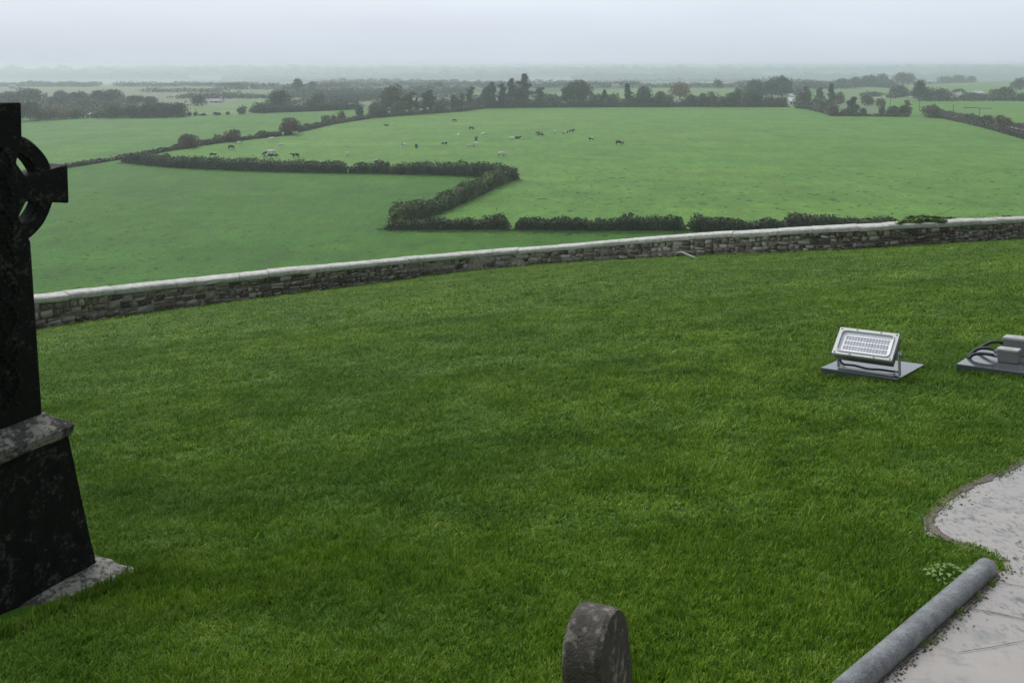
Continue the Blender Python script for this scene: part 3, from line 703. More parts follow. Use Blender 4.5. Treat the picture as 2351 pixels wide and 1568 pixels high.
 (718, 212, 16, 188, 'round', 'grey', 'faint smaller tree in the mist right of the faint tall one', GF),
 (548, 206, 14, 191, 'round', 'grey', 'faint upright tree far off above the pale field, left', GF),
]
for (x, yb, wp, yt, kd, hue, lab, grp) in T:
    tree(x, yb, wp, yt, kd, hue, lab, name='bush' if kd == 'bush' else 'pine_tree' if kd == 'pine' else 'tree', group=grp)
NTREE = len(T)

# far woods and hedgerows that read as one mass
def far_band(name, rows, seed, hue='grey'):
    rng = np.random.default_rng(seed); P = []; S = []
    for (x0, y0, x1, y1, h, wd) in rows:                          # pixel ends, height m, depth m
        a = phit(x0, y0)[0]; b = phit(x1, y1)[0]; L_ = (b - a).length; mp_ = (phit(x0, y0)[1] + phit(x1, y1)[1]) / 2
        leaf = mp_ * 2.1; n = int(min(9000, max(60, L_ * h / (leaf * leaf) * 3.0)))
        u = rng.uniform(0, 1, n); hh = np.array([.55 + .75 * abs(noise.noise(Vector((q * L_ / (h * 2.4), seed + y0, 0)))) + .35 * noise.noise(Vector((q * L_ / (h * .7), seed, 5))) for q in u]) * h
        P.append(np.stack([a.x + (b.x - a.x) * u + rng.normal(0, leaf, n), a.y + (b.y - a.y) * u + rng.uniform(-.5, .5, n) * wd, 0 * u], 1)); z = rng.uniform(0, 1, n) ** .8 * hh
        P[-1][:, 2] = z; S.append(np.full(n, leaf))
        for q in P[-1]: q[2] += plain_z(q[0], q[1])
    P = np.concatenate(P); S = np.concatenate(S); V, Q, val = leaf_cloud(P, None, 1.0, rng)
    C = np.repeat(P, 4, 0); V = C + (V - C) * np.repeat(S, 4)[:, None]
    return tag(link(name, mesh_np(name, V, Q, val), (LEAF[hue],)), kind='stuff')
o = far_band('woodland', [(-60, 272, 425, 269, 4, 12), (-60, 262, 420, 260, 5, 40), (-60, 250, 300, 246, 6, 60)], 1)
tag(o, 'mixed misty undergrowth filling the wood on the left', 'woodland')
rows = []
rr0 = random.Random(8)
for y, nseg, h in ((226, 4, 5), (219, 5, 6), (212, 6, 7), (206, 6, 8), (200, 7, 9), (195, 7, 10), (190, 8, 11), (186, 8, 12), (182, 8, 13), (178, 9, 14), (175, 9, 15), (172, 10, 16), (169.5, 10, 16), (167.5, 10, 17), (166, 10, 18)):
    for k in range(nseg):
        x0 = rr0.uniform(-150, 2300); l = rr0.uniform(120, 520); dy = rr0.uniform(-2.2, 2.2) * (y - 150) / 60
        if y > 205 and (1230 < x0 + l / 2 < 1760 or x0 + l / 2 > 1850 or x0 + l / 2 < 420): continue
        if 197 < y <= 205 and x0 + l > 2040: l = max(30, 2040 - x0)
        if x0 > 2040 and 197 < y <= 205: continue
        if y > 186 and rr0.random() < .35: continue
        rows.append((x0, y, x0 + l, y + dy, h * rr0.uniform(.6, 1.1) * (1.05 if y > 187 else 2.8), 40))
rows += [(620, 238, 800, 236, 4, 20), (760, 240, 870, 228, 6, 60), (640, 219, 1080, 213, 9, 60), (1100, 203, 1700, 201, 7, 40), (1700, 203, 1870, 204, 12, 60), (1850, 202, 2050, 200, 9, 40), (2040, 226, 2100, 219, 4, 12), (2270, 231, 2400, 234, 3, 12), (2100, 198, 2420, 198, 8, 50)]
tag(far_band('woodland', rows, 2), 'distant belts of hedgerow trees fading into mist below the horizon', 'woodland')
tag(far_band('woodland', [(2120, 233, 2330, 232, 3.5, 14), (1700, 220, 1850, 219, 8, 50)], 3, 'dark'), 'low dark undergrowth round the cottage and the village edge', 'woodland')

# short tussocks scattered over the near fields
rng = np.random.default_rng(4); P = []
while len(P) < 7000:
    x = rng.uniform(-60, 2420); y = 262 + 440 * rng.random() ** .9
    p, m_ = phit(x, y); P.append((p.x, p.y, PLAIN + .05))
HF = []
for line in (H2, H3, H4[:5], H1[3:9]):
    for (xa, ya), (xb, yb_) in zip(line, line[1:]):
        for j in range(int(abs(xb - xa) * 1.6 + abs(yb_ - ya))):
            u_ = rng.random(); p, m_ = phit(xa + (xb - xa) * u_, ya + (yb_ - ya) * u_); HF.append((p.x + rng.normal(0, 1.3), p.y + rng.normal(0, 1.1) - .6, PLAIN + .05))
P = P + HF
P = np.array(P); n = len(P); sz = rng.uniform(.05, .20, n) * np.where(np.arange(n) >= n - len(HF), 1.9, 1.0) * np.where((P[:, 1] < 215) & (P[:, 0] > P[:, 1] * .02), 1.5, 1.0); Vt = []; 
a = rng.uniform(0, math.pi, n) * .35
dx = np.cos(a) * sz * rng.uniform(1, 3.2, n); dy = np.sin(a) * sz; hh = sz * rng.uniform(.15, .32, n)
Vt = np.stack([P + np.stack([-dx, -dy, 0 * a], 1), P + np.stack([dx, dy, 0 * a], 1), P + np.stack([dx * .7, dy * .7 + .05, hh], 1), P + np.stack([-dx * .7, -dy * .7 + .05, hh], 1)], 1).reshape(-1, 3)
M_TUSS = simple('tussock', (.085, .185, .038), .8, var=.3, scale=.05, obj=False)  # green darkened to carry the shadow beside each tussock
tag(link('tussock_grass', mesh_np('tussock_grass', Vt, np.arange(4 * n).reshape(-1, 4)), (M_TUSS,)), 'small tussocks scattered over the grazed fields, their shadows put into the darker green', 'grass', kind='stuff')
#PART2
# ------------------------------------------------------------------ cottage, sheds and village
M_CREAM = simple('cream_render', (.62, .56, .42), .85, var=.08, scale=1.2)
M_WHITE = simple('white_render', (.72, .72, .70), .85, var=.06, scale=1.2)
M_SLATE = simple('slate_roof', (.20, .20, .215), .6, var=.18, scale=2.0)
M_TIN = simple('pale_tin_roof', (.52, .54, .55), .5, var=.08, scale=1.5)
M_GLASS = simple('window_glass', (.03, .035, .04), .1, var=.1)
M_DOOR = simple('painted_door', (.12, .07, .05), .5, var=.1)
def house(x, yb, wpx, hpx, label, wallm=M_WHITE, roofm=M_SLATE, rz=0.0, nwin=2, dpt=7.0, chim=1, cat='house', name='house', porch=False):
    p, mpp = phit(x, yb); wd = wpx * mpp; ht = hpx * mpp; ev = ht * .5
    r = empty(name, (p.x, p.y, p.z), rz); tag(r, label, cat, 'far houses and sheds' if cat != 'cottage' else None)
    bm = bmesh.new(); bm_box(bm, (0, 0, ev / 2 - .2), (wd, dpt, ev + .4))
    for s in (-1, 1):                                              # gables
        v = [bm.verts.new((s * (wd / 2 - .005), y, z)) for y, z in ((-dpt / 2, ev), (dpt / 2, ev), (0, ht))]; bm.faces.new(v)
    from_bm('wall', bm, (wallm,), r)
    bm = bmesh.new()
    for s in (-1, 1):
        y0 = s * (dpt / 2 + .35); z0 = ev - .2
        for dz in (0,):
            a = [(-wd / 2 - .3, y0, z0), (wd / 2 + .3, y0, z0), (wd / 2 + .3, 0, ht + .05), (-wd / 2 - .3, 0, ht + .05)]
            lo = [bm.verts.new(q) for q in a]; hi = [bm.verts.new((q[0], q[1], q[2] + .18)) for q in a]
            bm.faces.new(lo); bm.faces.new(hi)
            for k in range(4): bm.faces.new((lo[k], lo[(k + 1) % 4], hi[(k + 1) % 4], hi[k]))
    rf = from_bm('roof', bm, (roofm,), r)
    for k in range(chim):
        bm = bmesh.new(); cx = (-.42, .3, .1)[k] * wd if chim > 1 else wd * .38
        bm_box(bm, (cx, 0, ht + .5), (.9, .7, 1.5)); bm_box(bm, (cx, 0, ht + 1.3), (1.1, .9, .14)); from_bm('chimney', bm, (wallm,), rf)
    for k in range(nwin):
        cx = wd * ((k + .5) / nwin - .5); bm = bmesh.new(); bm_box(bm, (cx, -dpt / 2 - .02, ev * .55), (min(1.2, wd * .12), .1, ev * .42)); from_bm('window', bm, (M_GLASS,), r)
    if nwin:
        bm = bmesh.new(); bm_box(bm, (wd * .04, -dpt / 2 - .03, ev * .36), (1.0, .12, ev * .72)); from_bm('door', bm, (M_DOOR,), r)
    if porch:
        bm = bmesh.new(); bm_box(bm, (-wd * .12, -dpt / 2 - 2.2, ev * .5 - .1), (wd * .26, 4.2, ev * 1.0))
        v = [bm.verts.new((-wd * .12 + q, -dpt / 2 - 4.31, z)) for q, z in ((-wd * .13, ev), (wd * .13, ev), (0, ht * .92))]; bm.faces.new(v); from_bm('front_wing', bm, (wallm,), r)
        bm = bmesh.new()
        for s in (-1, 1):
            q = [(-wd * .12 + s * wd * .15, -dpt / 2 - 4.6, ev - .15), (-wd * .12 + s * wd * .15, 0, ev - .15), (-wd * .12, 0, ht * .95), (-wd * .12, -dpt / 2 - 4.6, ht * .95)]
            lo = [bm.verts.new(c) for c in q]; hi = [bm.verts.new((c[0], c[1], c[2] + .16)) for c in q]; bm.faces.new(lo); bm.faces.new(hi)
            for k in range(4): bm.faces.new((lo[k], lo[(k + 1) % 4], hi[(k + 1) % 4], hi[k]))
        from_bm('wing_roof', bm, (roofm,), r)
        bm = bmesh.new(); bm_box(bm, (-wd * .12, -dpt / 2 - 4.33, ev * .5), (1.2, .1, ev * .5)); from_bm('window', bm, (M_GLASS,), r)
    return r
house(2195, 228, 36, 16, 'cream cottage with a grey slate roof and white chimneys among the trees, right', M_CREAM, M_SLATE, .25, 4, 7, 2, 'cottage', 'cottage', porch=True)
house(2243, 218, 24, 8, 'long low shed with a white roof beside the cream cottage', M_WHITE, M_TIN, .1, 0, 6, 0, 'shed', 'shed')
house(2115, 196, 17, 14, 'white house alone in the mist between the tallest tree block and the hill field', rz=.2)
house(1412, 203, 15, 9, 'tiny white farm building in the mist above the tree line, right of centre', rz=-.1, nwin=0)
house(498, 236, 26, 8, 'low white farmhouse in the mist right of the lone dark tree, left', rz=.1, nwin=3)
house(1757, 203, 11, 9, 'white gabled house at the left of the misty village', rz=.5)
house(1777, 200, 12, 7, 'white house between the two tall misty trees of the village', rz=-.3, nwin=1)
house(1811, 200, 11, 9, 'white house with a steep pale roof right of the tall misty trees', roofm=M_TIN, rz=.8)
house(1845, 198, 14, 9, 'pale roofed house, second right of the tall misty trees', roofm=M_TIN, rz=-.4)
house(1868, 196, 12, 8, 'pale roofed house, third right of the tall misty trees', roofm=M_TIN, rz=.3)
house(1880, 191, 9, 7, 'smallest white house, highest of the misty village', rz=.1, nwin=1)
house(1903, 201, 17, 8, 'wide low white building behind the spindly tree', roofm=M_TIN, rz=.05, nwin=3)
house(1820, 240, 20, 15, 'barn with a sloping white roof behind the gateway gap', M_WHITE, M_TIN, -.7, 1, 6, 0, 'barn', 'barn')
house(1814, 226, 12, 10, 'small pale roofed shed up the slope from the white barn', M_WHITE, M_TIN, .5, 0, 5, 0, 'shed', 'shed')
house(208, 268, 13, 8, 'small shed with a white roof poking out of the left wood', M_WHITE, M_TIN, .3, 0, 4, 0, 'shed', 'shed')
house(31, 204, 14, 9, 'faint white house in the mist above the left wood', rz=.1)
house(1992, 199, 13, 7, 'faint pale house under the wide misty tree row', M_CREAM, M_TIN, .2, 1)

# poles along the lane
M_POLE = simple('tarred_pole', (.09, .075, .06), .8, var=.2, scale=3)
M_CERA = simple('porcelain', (.3, .3, .28), .4)
for (x, yb, yt, lab) in ((2043.5, 249, 222, 'wooden power pole, leftmost of the four on the right'), (2111, 255, 228, 'wooden power pole, second from the left, by the thin reddish sapling'),
                         (2188, 266, 240.5, 'wooden power pole, third from the left, beyond the lane hedge'), (2248, 271, 248, 'wooden power pole, rightmost of the four')):
    p, mpp = phit(x, yb); h = (yb - yt) * mpp; r = empty('power_pole', (p.x, p.y, PLAIN)); tag(r, lab, 'power pole', 'power poles beside the lane')
    bm = bmesh.new(); bm_tube(bm, [(0, 0, -.3), (.04, 0, h * .5), (0, 0, h)], [.19, .16, .13], 8); from_bm('post', bm, (M_POLE,), r)
    bm = bmesh.new(); bm_box(bm, (0, -.16, h - .5), (1.3, .1, .12)); from_bm('crossarm', bm, (M_POLE,), r)
    for s in (-.55, .55, 0):
        bm = bmesh.new(); bm_tube(bm, [(s, -.16, h - .44), (s, -.16, h - .2)], [.06, .04], 6); from_bm('insulator', bm, (M_CERA,), r)
# pale farm track and water trough line in the far field
def strip(name, px, wd, m, up=.1):
    pts = [phit(*q)[0] for q in px]; bm = bmesh.new(); prev = None
    for i, p in enumerate(pts):
        a = pts[max(0, i - 1)]; b = pts[min(len(pts) - 1, i + 1)]; d = (b - a).normalized(); nr = Vector((-d.y, d.x, 0)) * wd / 2
        c = (bm.verts.new((p.x - nr.x, p.y - nr.y, PLAIN + up)), bm.verts.new((p.x + nr.x, p.y + nr.y, PLAIN + up)))
        if prev: bm.faces.new((prev[0], c[0], c[1], prev[1]))
        prev = c
    return from_bm(name, bm, (m,))
M_TRACK = simple('pale_track', (.36, .38, .30), .9, var=.15, scale=.2, obj=False)
tag(strip('track', [(2010, 226), (2035, 223.5), (2065, 221.5), (2085, 221.5), (2100, 224)], 7, M_TRACK, .09), kind='structure')
tag(strip('lane', [(2165, 260), (2180, 262.5), (2205, 268), (2250, 277), (2300, 288), (2351, 302), (2450, 330)], 4, simple('wet_lane', (.33, .33, .33), .4, var=.1, scale=.3, obj=False), .09), kind='structure')
def low_wall(px, h, label):
    pts = [phit(*q)[0] for q in px]; c = pts[0].copy(); bm = bmesh.new(); prev = None
    for p in pts:
        q = Vector((p.x - c.x, p.y - c.y, 0)); g = [bm.verts.new((q.x, q.y + y, z)) for y, z in ((-.4, 0), (-.35, h), (.35, h), (.4, 0))]
        if prev:
            for k in range(3): bm.faces.new((prev[k], prev[k + 1], g[k + 1], g[k]))
            
        prev = g
    o = from_bm('feed_trough', bm, (M_POLE,)); o.scale.z = .55; o.location = (c.x, c.y, PLAIN + .05); tag(o, label, 'trough')
low_wall([(2173, 272), (2174, 272)], .1, '') if False else None
low_wall([(2213, 248.5), (2228, 249), (2243, 249.5)], .9, 'long dark feed trough in the far field, left piece')
low_wall([(2246, 249.8), (2275, 250.6)], .7, 'shorter dark feed trough in the far field, right piece')

# ------------------------------------------------------------------ cows
def cow_mat(name, thr, dark, light=(.80, .77, .71)):
    m, t, b = mat(name); p = geo_pos(t, True); oi = tn(t, 'ShaderNodeObjectInfo')
    ad = tn(t, 'ShaderNodeVectorMath', operation='ADD'); cm = tn(t, 'ShaderNodeMath', operation='MULTIPLY', i={1: 40.0})
    t.links.new(oi.outputs['Random'], cm.inputs[0]); t.links.new(p, ad.inputs[0]); t.links.new(cm.outputs[0], ad.inputs[1])
    n = noise_n(t, ad.outputs[0], .95, 1, .4)
    c = ramp(t, n, [(max(0, thr - .01), dark), (thr + .01, light)])
    t.links.new(c, b.inputs['Base Color']); b.inputs['Roughness'].default_value = .7; return m
CM = {'w': cow_mat('cow_hide_white', .30, (.02, .02, .02)), 'p': cow_mat('cow_hide_pied', .50, (.015, .015, .015)), 'b': cow_mat('cow_hide_black', .68, (.014, .013, .013)), 'r': cow_mat('cow_hide_brown', .52, (.13, .055, .03))}
def cow_mesh(pose):
    bm = bmesh.new(); sk = bm.verts.layers.skin.verify(); D = []
    def v(c, r, par=None):
        x = bm.verts.new(c); x[sk].radius = (r, r) if not isinstance(r, tuple) else r; D.append(x)
        if par is not None: bm.edges.new((par, x))
        return x
    z = 0 if pose != 'lie' else -.62
    mid = v((0, 0, 1.02 + z), .40); mid[sk].use_root = True
    rump = v((-.55, 0, 1.10 + z), .34, mid); tail0 = v((-.88, 0, 1.12 + z), .22, rump); v((-1.0, 0, .85 + z), .04, tail0) ; v((-1.0, 0, .45 if z == 0 else .15), .03, D[-1])
    chest = v((.55, 0, 1.02 + z), .37, mid); sh = v((.85, 0, 1.10 + z), .25, chest)
    if pose == 'graze': n1 = v((1.12, 0, .86), .17, sh); h = v((1.32, 0, .52), .15, n1); mz = v((1.48, 0, .16), .09, h)
    elif pose == 'stand': n1 = v((1.15, 0, 1.32), .17, sh); h = v((1.40, 0, 1.42), .15, n1); mz = v((1.72, .0, 1.22), .09, h)
    else: n1 = v((1.12, .05, .72), .17, sh); h = v((1.36, .1, .84), .15, n1); mz = v((1.66, .15, .66), .09, h)
    for s in (-1, 1):
        e = v((h.co.x - .04, h.co.y + s * .24, h.co.z + .06), .045, h)
        if pose != 'lie':
            for base, x0, kn in ((chest, .62, .03), (rump, -.72, -.10)):
                a = v((x0, s * .24, .72), .13, base); k = v((x0 + kn, s * .24, .40), .065, a); f = v((x0 + (-.02 if base is chest else .02), s * .24, .08), .055, k); v((x0 + .06, s * .24, .02), .06, f)
        else:
            a = v((.75, s * .34, .22), .13, chest); k = v((1.0, s * .38, .10), .07, a); v((.72, s * .42, .07), .06, k)
            a = v((-.6, s * .38, .24), .17, rump); k = v((-.25, s * .46, .12), .08, a); v((-.6, s * .50, .07), .06, k)
    me = bpy.data.meshes.new('cow'); bm.to_mesh(me); bm.free(); o = bpy.data.objects.new('tmp', me); COL.objects.link(o)
    o.modifiers.new('s', 'SKIN'); ss = o.modifiers.new('u', 'SUBSURF'); ss.levels = 1; ss.render_levels = 1
    dg = bpy.context.evaluated_depsgraph_get(); m2 = bpy.data.meshes.new_from_object(o.evaluated_get(dg)); bpy.data.objects.remove(o); m2.name = 'cow'
    for p in m2.polygons: p.use_smooth = True
    return m2
CMESH = {}
GC = 'cows grazing in the big pasture'
COWS = [  # x, y of the feet, pose, hide, heading degrees, label
 (549, 334, 'graze', 'w', 80, 'white cow, leftmost white one below the bank'), (530, 344, 'graze', 'b', 60, 'black cow beside the leftmost white one'),
 (624, 326, 'graze', 'w', 190, 'white cow standing below the bank left of the big reddish bush'), (650, 313, 'graze', 'w', 100, 'small white cow at the left foot of the big reddish bush'),
 (678, 311, 'stand', 'w', 170, 'pale cow at the right foot of the big reddish bush'), (645, 339, 'graze', 'w', 30, 'white cow with a dark patch midway between bank and hedge, left'),
 (624, 357, 'stand', 'w', 175, 'largest looking white cow, side on just above the hedge'), (609, 359, 'graze', 'b', 150, 'black cow directly left of the largest looking white one'),
 (616, 364, 'graze', 'p', 200, 'black and white cow half hidden by the hedge under the largest white one'), (629, 365, 'graze', 'p', 20, 'dark patched cow half hidden by the hedge, right of the other half hidden one'),
 (679, 364, 'stand', 'b', 185, 'black backed cow alone above the hedge, right of the white group'), (489, 362, 'graze', 'p', 10, 'pied cow lowest at the far left, its legs behind the hedge'),
 (797, 359, 'graze', 'w', 95, 'white cow alone above the hedge left of the brown gap'), (867, 377, 'graze', 'p', 250, 'pied cow in the dip of the hedge by the brown gap'),
 (926, 339, 'graze', 'w', 0, 'white cow with a dark head, left neighbour of the compact black one'), (956, 342, 'graze', 'b', 100, 'compact black cow seen end on, alone in mid pasture'),
 (888, 290, 'lie', 'b', 170, 'dark cow lying highest up the pasture on the left'), (1043, 281, 'graze', 'b', 35, 'black cow highest in the pasture near the tree line'),
 (1082, 299, 'graze', 'b', 20, 'black cow just above the white striped one'), (1053, 315, 'graze', 'w', 270, 'white cow facing the viewer left of the striped one'),
 (1111, 313, 'graze', 'w', 180, 'white cow with narrow dark stripes'), (1093, 324, 'graze', 'b', 260, 'dark cow end on between the striped one and the close pair'),
 (1021, 336, 'graze', 'p', 190, 'pied cow left of the close pair'), (1080, 341, 'graze', 'p', 10, 'black and white cow, left one of a close pair'),
 (1092, 336, 'graze', 'w', 330, 'mostly white cow, right one of a close pair'), (1152, 361, 'graze', 'p', 25, 'pied cow nearest the sharp hedge corner'),
 (1176, 320, 'lie', 'w', 170, 'white cow lying down, tail to the dark one'), (1187, 319, 'lie', 'b', 10, 'dark cow lying down beside the white lying one'),
 (1236, 311, 'graze', 'r', 150, 'brown cow with a raised rump'), (1241, 314, 'graze', 'p', 340, 'white cow with a dark head touching the brown one'), (1273, 308, 'graze', 'w', 90, 'tiny white cow between the brown one and the black pair'),
 (1299, 310, 'graze', 'p', 200, 'small pied cow, left one of the pair right of the tiny white one'), (1312, 306, 'stand', 'b', 20, 'black cow with pale legs, right one of the same pair'),
 (1358, 325, 'graze', 'p', 150, 'pied cow between the black pair and the big black one'), (1421, 334, 'graze', 'b', 5, 'big black cow, rightmost of all, side on'),
]
for (x, y, pose, hide, hd, lab) in COWS:
    k = (pose, hide)
    if k not in CMESH:
        me = cow_mesh(pose) if (pose, '*') not in CMESH else CMESH[(pose, '*')].copy(); CMESH.setdefault((pose, '*'), me.copy()); me.materials.clear(); me.materials.append(CM[hide]); CMESH[k] = me
    o = bpy.data.objects.new('cow', CMESH[k]); COL.objects.link(o); p, _ = phit(x, y); o.location = (p.x, p.y, PLAIN + .04); o.rotation_euler = (0, 0, math.radians(hd))
    s = random.uniform(.84, 1.0) * (1.15 if x in (624, 1421) else 1); o.scale = (s, s, s); tag(o, lab, 'cow', GC)
bm = None
# one more bush of bright leaves on the wall
rng = np.random.default_rng(77)
def wall_at_px(x):
    d = ray(x, 500); best = min(range(len(WP)), key=lambda i: abs(WP[i, 0] / WP[i, 1] - d.x / d.y)); return WP[best]
shr = None; P = []
for x in np.linspace(2064, 2172, 26):
    yt = float(np.interp(x, [2064, 2080, 2110, 2140, 2172], [512, 506, 500, 504, 508])); yb = float(np.interp(x, tx_, ty_)) + (3 if x < 2110 else 0)
    wp_ = wall_at_px(x)
    for k in range(60):
        yy = rng.uniform(yt, yb); yq = wp_[1] + rng.uniform(.0, .5); d = ray(x + rng.normal(0, 3), yy); P.append(np.array(d * (yq / d.y)))
P = np.array(P); c = P.mean(0); V, Q, val = leaf_cloud(P - c, None, .075, rng)
shr = link('shrub', mesh_np('shrub', V, Q, val), (LEAF['lime'],)); shr.location = c
tag(shr, 'bright green leafy shrub growing over the top of the stone wall', 'shrub')
P = []
for x in np.linspace(2085, 2190, 20):
    wp_ = wall_at_px(x)
    for k in range(40):
        yy = rng.uniform(496 + abs(x - 2120) * .07, 512); yq = wp_[1] + rng.uniform(.7, 1.3); d = ray(x + rng.normal(0, 3), yy); P.append(np.array(d * (yq / d.y)))
P = np.array(P); c2 = P.mean(0); V, Q, val = leaf_cloud(P - c2, None, .07, rng)
o = link('shrub', mesh_np('shrub', V, Q, val), (LEAF['hedge'],)); o.location = c2; tag(o, 'darker green shrub just behind the bright leafy one on the wall', 'shrub')

# ------------------------------------------------------------------ celtic cross headstone
def old_stone(name, base, lich, amt=.5, rough=.6, sc=1.0, spec=.5):
    m, t, b = mat(name); p = geo_pos(t, True)
    n = noise_n(t, p, 9 * sc, 6, .65); n2 = noise_n(t, p, 15 * sc, 5, .6); n3 = noise_n(t, p, 60 * sc, 3, .6); n4 = noise_n(t, p, 3.3 * sc, 2, .5)
    c = ramp(t, n, [(.3, tuple(x * .55 for x in base)), (.7, tuple(x * 1.5 for x in base))])
    s = tn(t, 'ShaderNodeMath', operation='ADD'); t.links.new(n2, s.inputs[0]); t.links.new(maprange(t, n4, .35, .65, -.12, .12), s.inputs[1])
    c = mixc(t, maprange(t, s.outputs[0], .58 - .14 * amt, .74 - .14 * amt, 0, .8), c, lich)
    c = mixc(t, maprange(t, n3, .62, .7, 0, .35), c, (.012, .014, .010))
    t.links.new(c, b.inputs['Base Color']); b.inputs['Roughness'].default_value = rough; b.inputs['Specular IOR Level'].default_value = spec
    ad = tn(t, 'ShaderNodeMath', operation='ADD'); t.links.new(n, ad.inputs[0]); t.links.new(n3, ad.inputs[1]); bump(t, b, ad.outputs[0], .7, .008)
    return m
M_OLD = old_stone('black_weathered_stone', (.0085, .0088, .0070), (.075, .076, .064), .10, .65, 3.2, .15)
M_LED = old_stone('lichened_ledge', (.050, .046, .038), (.33, .31, .26), .9, .75, 2.9)
Pb = lhit(225, 1320); Qb = lhit(0, 1415); ax = Vector((Pb.x - Qb.x, Pb.y - Qb.y, 0)).normalized()
KS = (Pb.y / 3.34)                                                # sizes measured at 3.34 m
nb = Vector((-ax.y, ax.x, 0))                                     # away from the viewer
C0 = Vector((Pb.x, Pb.y, 0)) - ax * .24 * KS + nb * .17 * KS
gz = lawn_z(C0.x, C0.y)
cross = empty('celtic_cross', (C0.x, C0.y, gz), math.atan2(ax.y, ax.x)); tag(cross, 'black weathered Celtic cross gravestone on a tapering pedestal, cut off by the left edge', 'gravestone')
Zc = lambda z: z * KS - gz                                        # measured z to local z
def prism(bm, pts, y0, y1):
    a = [bm.verts.new((x, y0, z)) for x, z in pts]; b = [bm.verts.new((x, y1, z)) for x, z in pts]; n = len(pts)
    bm.faces.new(a); bm.faces.new(b[::-1])
    for k in range(n): bm.faces.new((a[k], b[k], b[(k + 1) % n], a[(k + 1) % n]))
def roughen(bm, amt, sc, seed=0, cuts=0):
    for v in bm.verts: v.co += noise.noise_vector(v.co * sc + Vector((seed, 0, 0))) * amt
k = KS
bm = bmesh.new(); zc = Zc(-.457); yc0, yc1 = -.055 * k, .055 * k
# outline of shaft + arms (symmetric, s relative to centre)
zt, zb_ = Zc(-.135), Zc(-1.345)
R_ = [(.120, zb_), (.098, zc - .20 * k), (.056, zc - .10 * k), (.085, zc - .047 * k), (.262, zc - .078 * k), (.262, zc + .076 * k), (.085, zc + .047 * k), (.054, zc + .10 * k), (.080, zc + .20 * k), (.080, zt)]
R_ = [((x if i else x) * k, z) for i, (x, z) in enumerate(R_)]
out_ = R_ + [(-x, z) for x, z in R_[::-1]]
prism(bm, out_, yc0, yc1); bevel(bm, .008 * k, 2)
bmesh.ops.triangulate(bm, faces=[f for f in bm.faces if len(f.verts) > 4])
# ring, four arcs
for q in range(4):
    a0 = q * math.pi / 2 + math.radians(15); a1 = (q + 1) * math.pi / 2 - math.radians(15); prev = None
    for i in range(17):
        a = a0 - .10 + (a1 - a0 + .2) * i / 16; g = []
        for r, y in ((.150, .016), (.155, .020), (.207, .020), (.213, .016), (.213, -.042), (.207, -.048), (.155, -.048), (.150, -.042)):
            g.append(bm.verts.new((math.cos(a) * r * k, y * k * .92, zc + math.sin(a) * r * k)))
        if prev:
            for j in range(8): bm.faces.new((prev[j], prev[(j + 1) % 8], g[(j + 1) % 8], g[j]))
        else: bm.faces.new(g[::-1])
        prev = g
    bm.faces.new(prev)
# worn interlace in low relief down the middle of the shaft and at the crossing
for j in range(46):
    u = j / 45; zz = Zc(-.30 - u * .95)
    for s_ in (-1, 1): bmesh.ops.create_uvsphere(bm, u_segments=6, v_segments=4, radius=.0085 * k, matrix=Matrix.Translation((s_ * math.sin(u * 26) * .030 * k, yc0, zz)))
roughen(bm, .004, 14, 1)
bmesh.ops.rotate(bm, verts=bm.verts, cent=(0, 0, zb_), matrix=Matrix.Rotation(math.radians(.6), 3, 'Y'))
from_bm('cross_head', bm, (M_OLD,), cross)
# pedestal
ty = .17 * k
def loft(bm, levels, n=10, amt=.004, seed=0):
    prev = None
    for (z, hx, hy) in levels:
        ring = []
        for sx, sy, ex, ey in ((-1, -1, 1, -1), (1, -1, 1, 1), (1, 1, -1, 1), (-1, 1, -1, -1)):
            for i in range(n):
                u = i / n; p = Vector(((sx + (ex - sx) * u) * hx, (sy + (ey - sy) * u) * hy, z)); p += noise.noise_vector(p * 12 + Vector((seed, 0, 0))) * amt; ring.append(bm.verts.new(p))
        m_ = len(ring)
        if prev:
            for i in range(m_): bm.faces.new((prev[i], prev[(i + 1) % m_], ring[(i + 1) % m_], ring[i]))
        else: bm.faces.new(ring[::-1])
        prev = ring
    bm.faces.new(prev)
bm = bmesh.new(); zt_ = Zc(-1.425); z0_ = Zc(-2.0)
loft(bm, [(z0_ - .08 + (zt_ - z0_ + .08) * i / 8, (.246 - .072 * (i / 8)) * k, (.178 - .055 * (i / 8)) * k) for i in range(9)], amt=.005, seed=4)
from_bm('pedestal', bm, (M_OLD,), cross)
bm = bmesh.new(); loft(bm, [(zt_ + .001, .170 * k, .118 * k), (zt_ + .012 * k, .186 * k, .134 * k), (zt_ + .045 * k, .190 * k, .138 * k), (zt_ + .058 * k, .180 * k, .128 * k), (zt_ + .085 * k, .140 * k, .090 * k), (zt_ + .100 * k, .125 * k, .066 * k)], amt=.009, seed=9)
from_bm('pedestal_cap', bm, (M_LED,), cross)
bm = bmesh.new(); loft(bm, [(z0_ - .2, .315 * k, .34 * k), (z0_ + .0, .315 * k, .34 * k), (z0_ + .028, .30 * k, .325 * k), (z0_ + .06, .245 * k, .178 * k)], n=16, amt=.012, seed=13)
from_bm('plinth', bm, (M_LED,), cross)

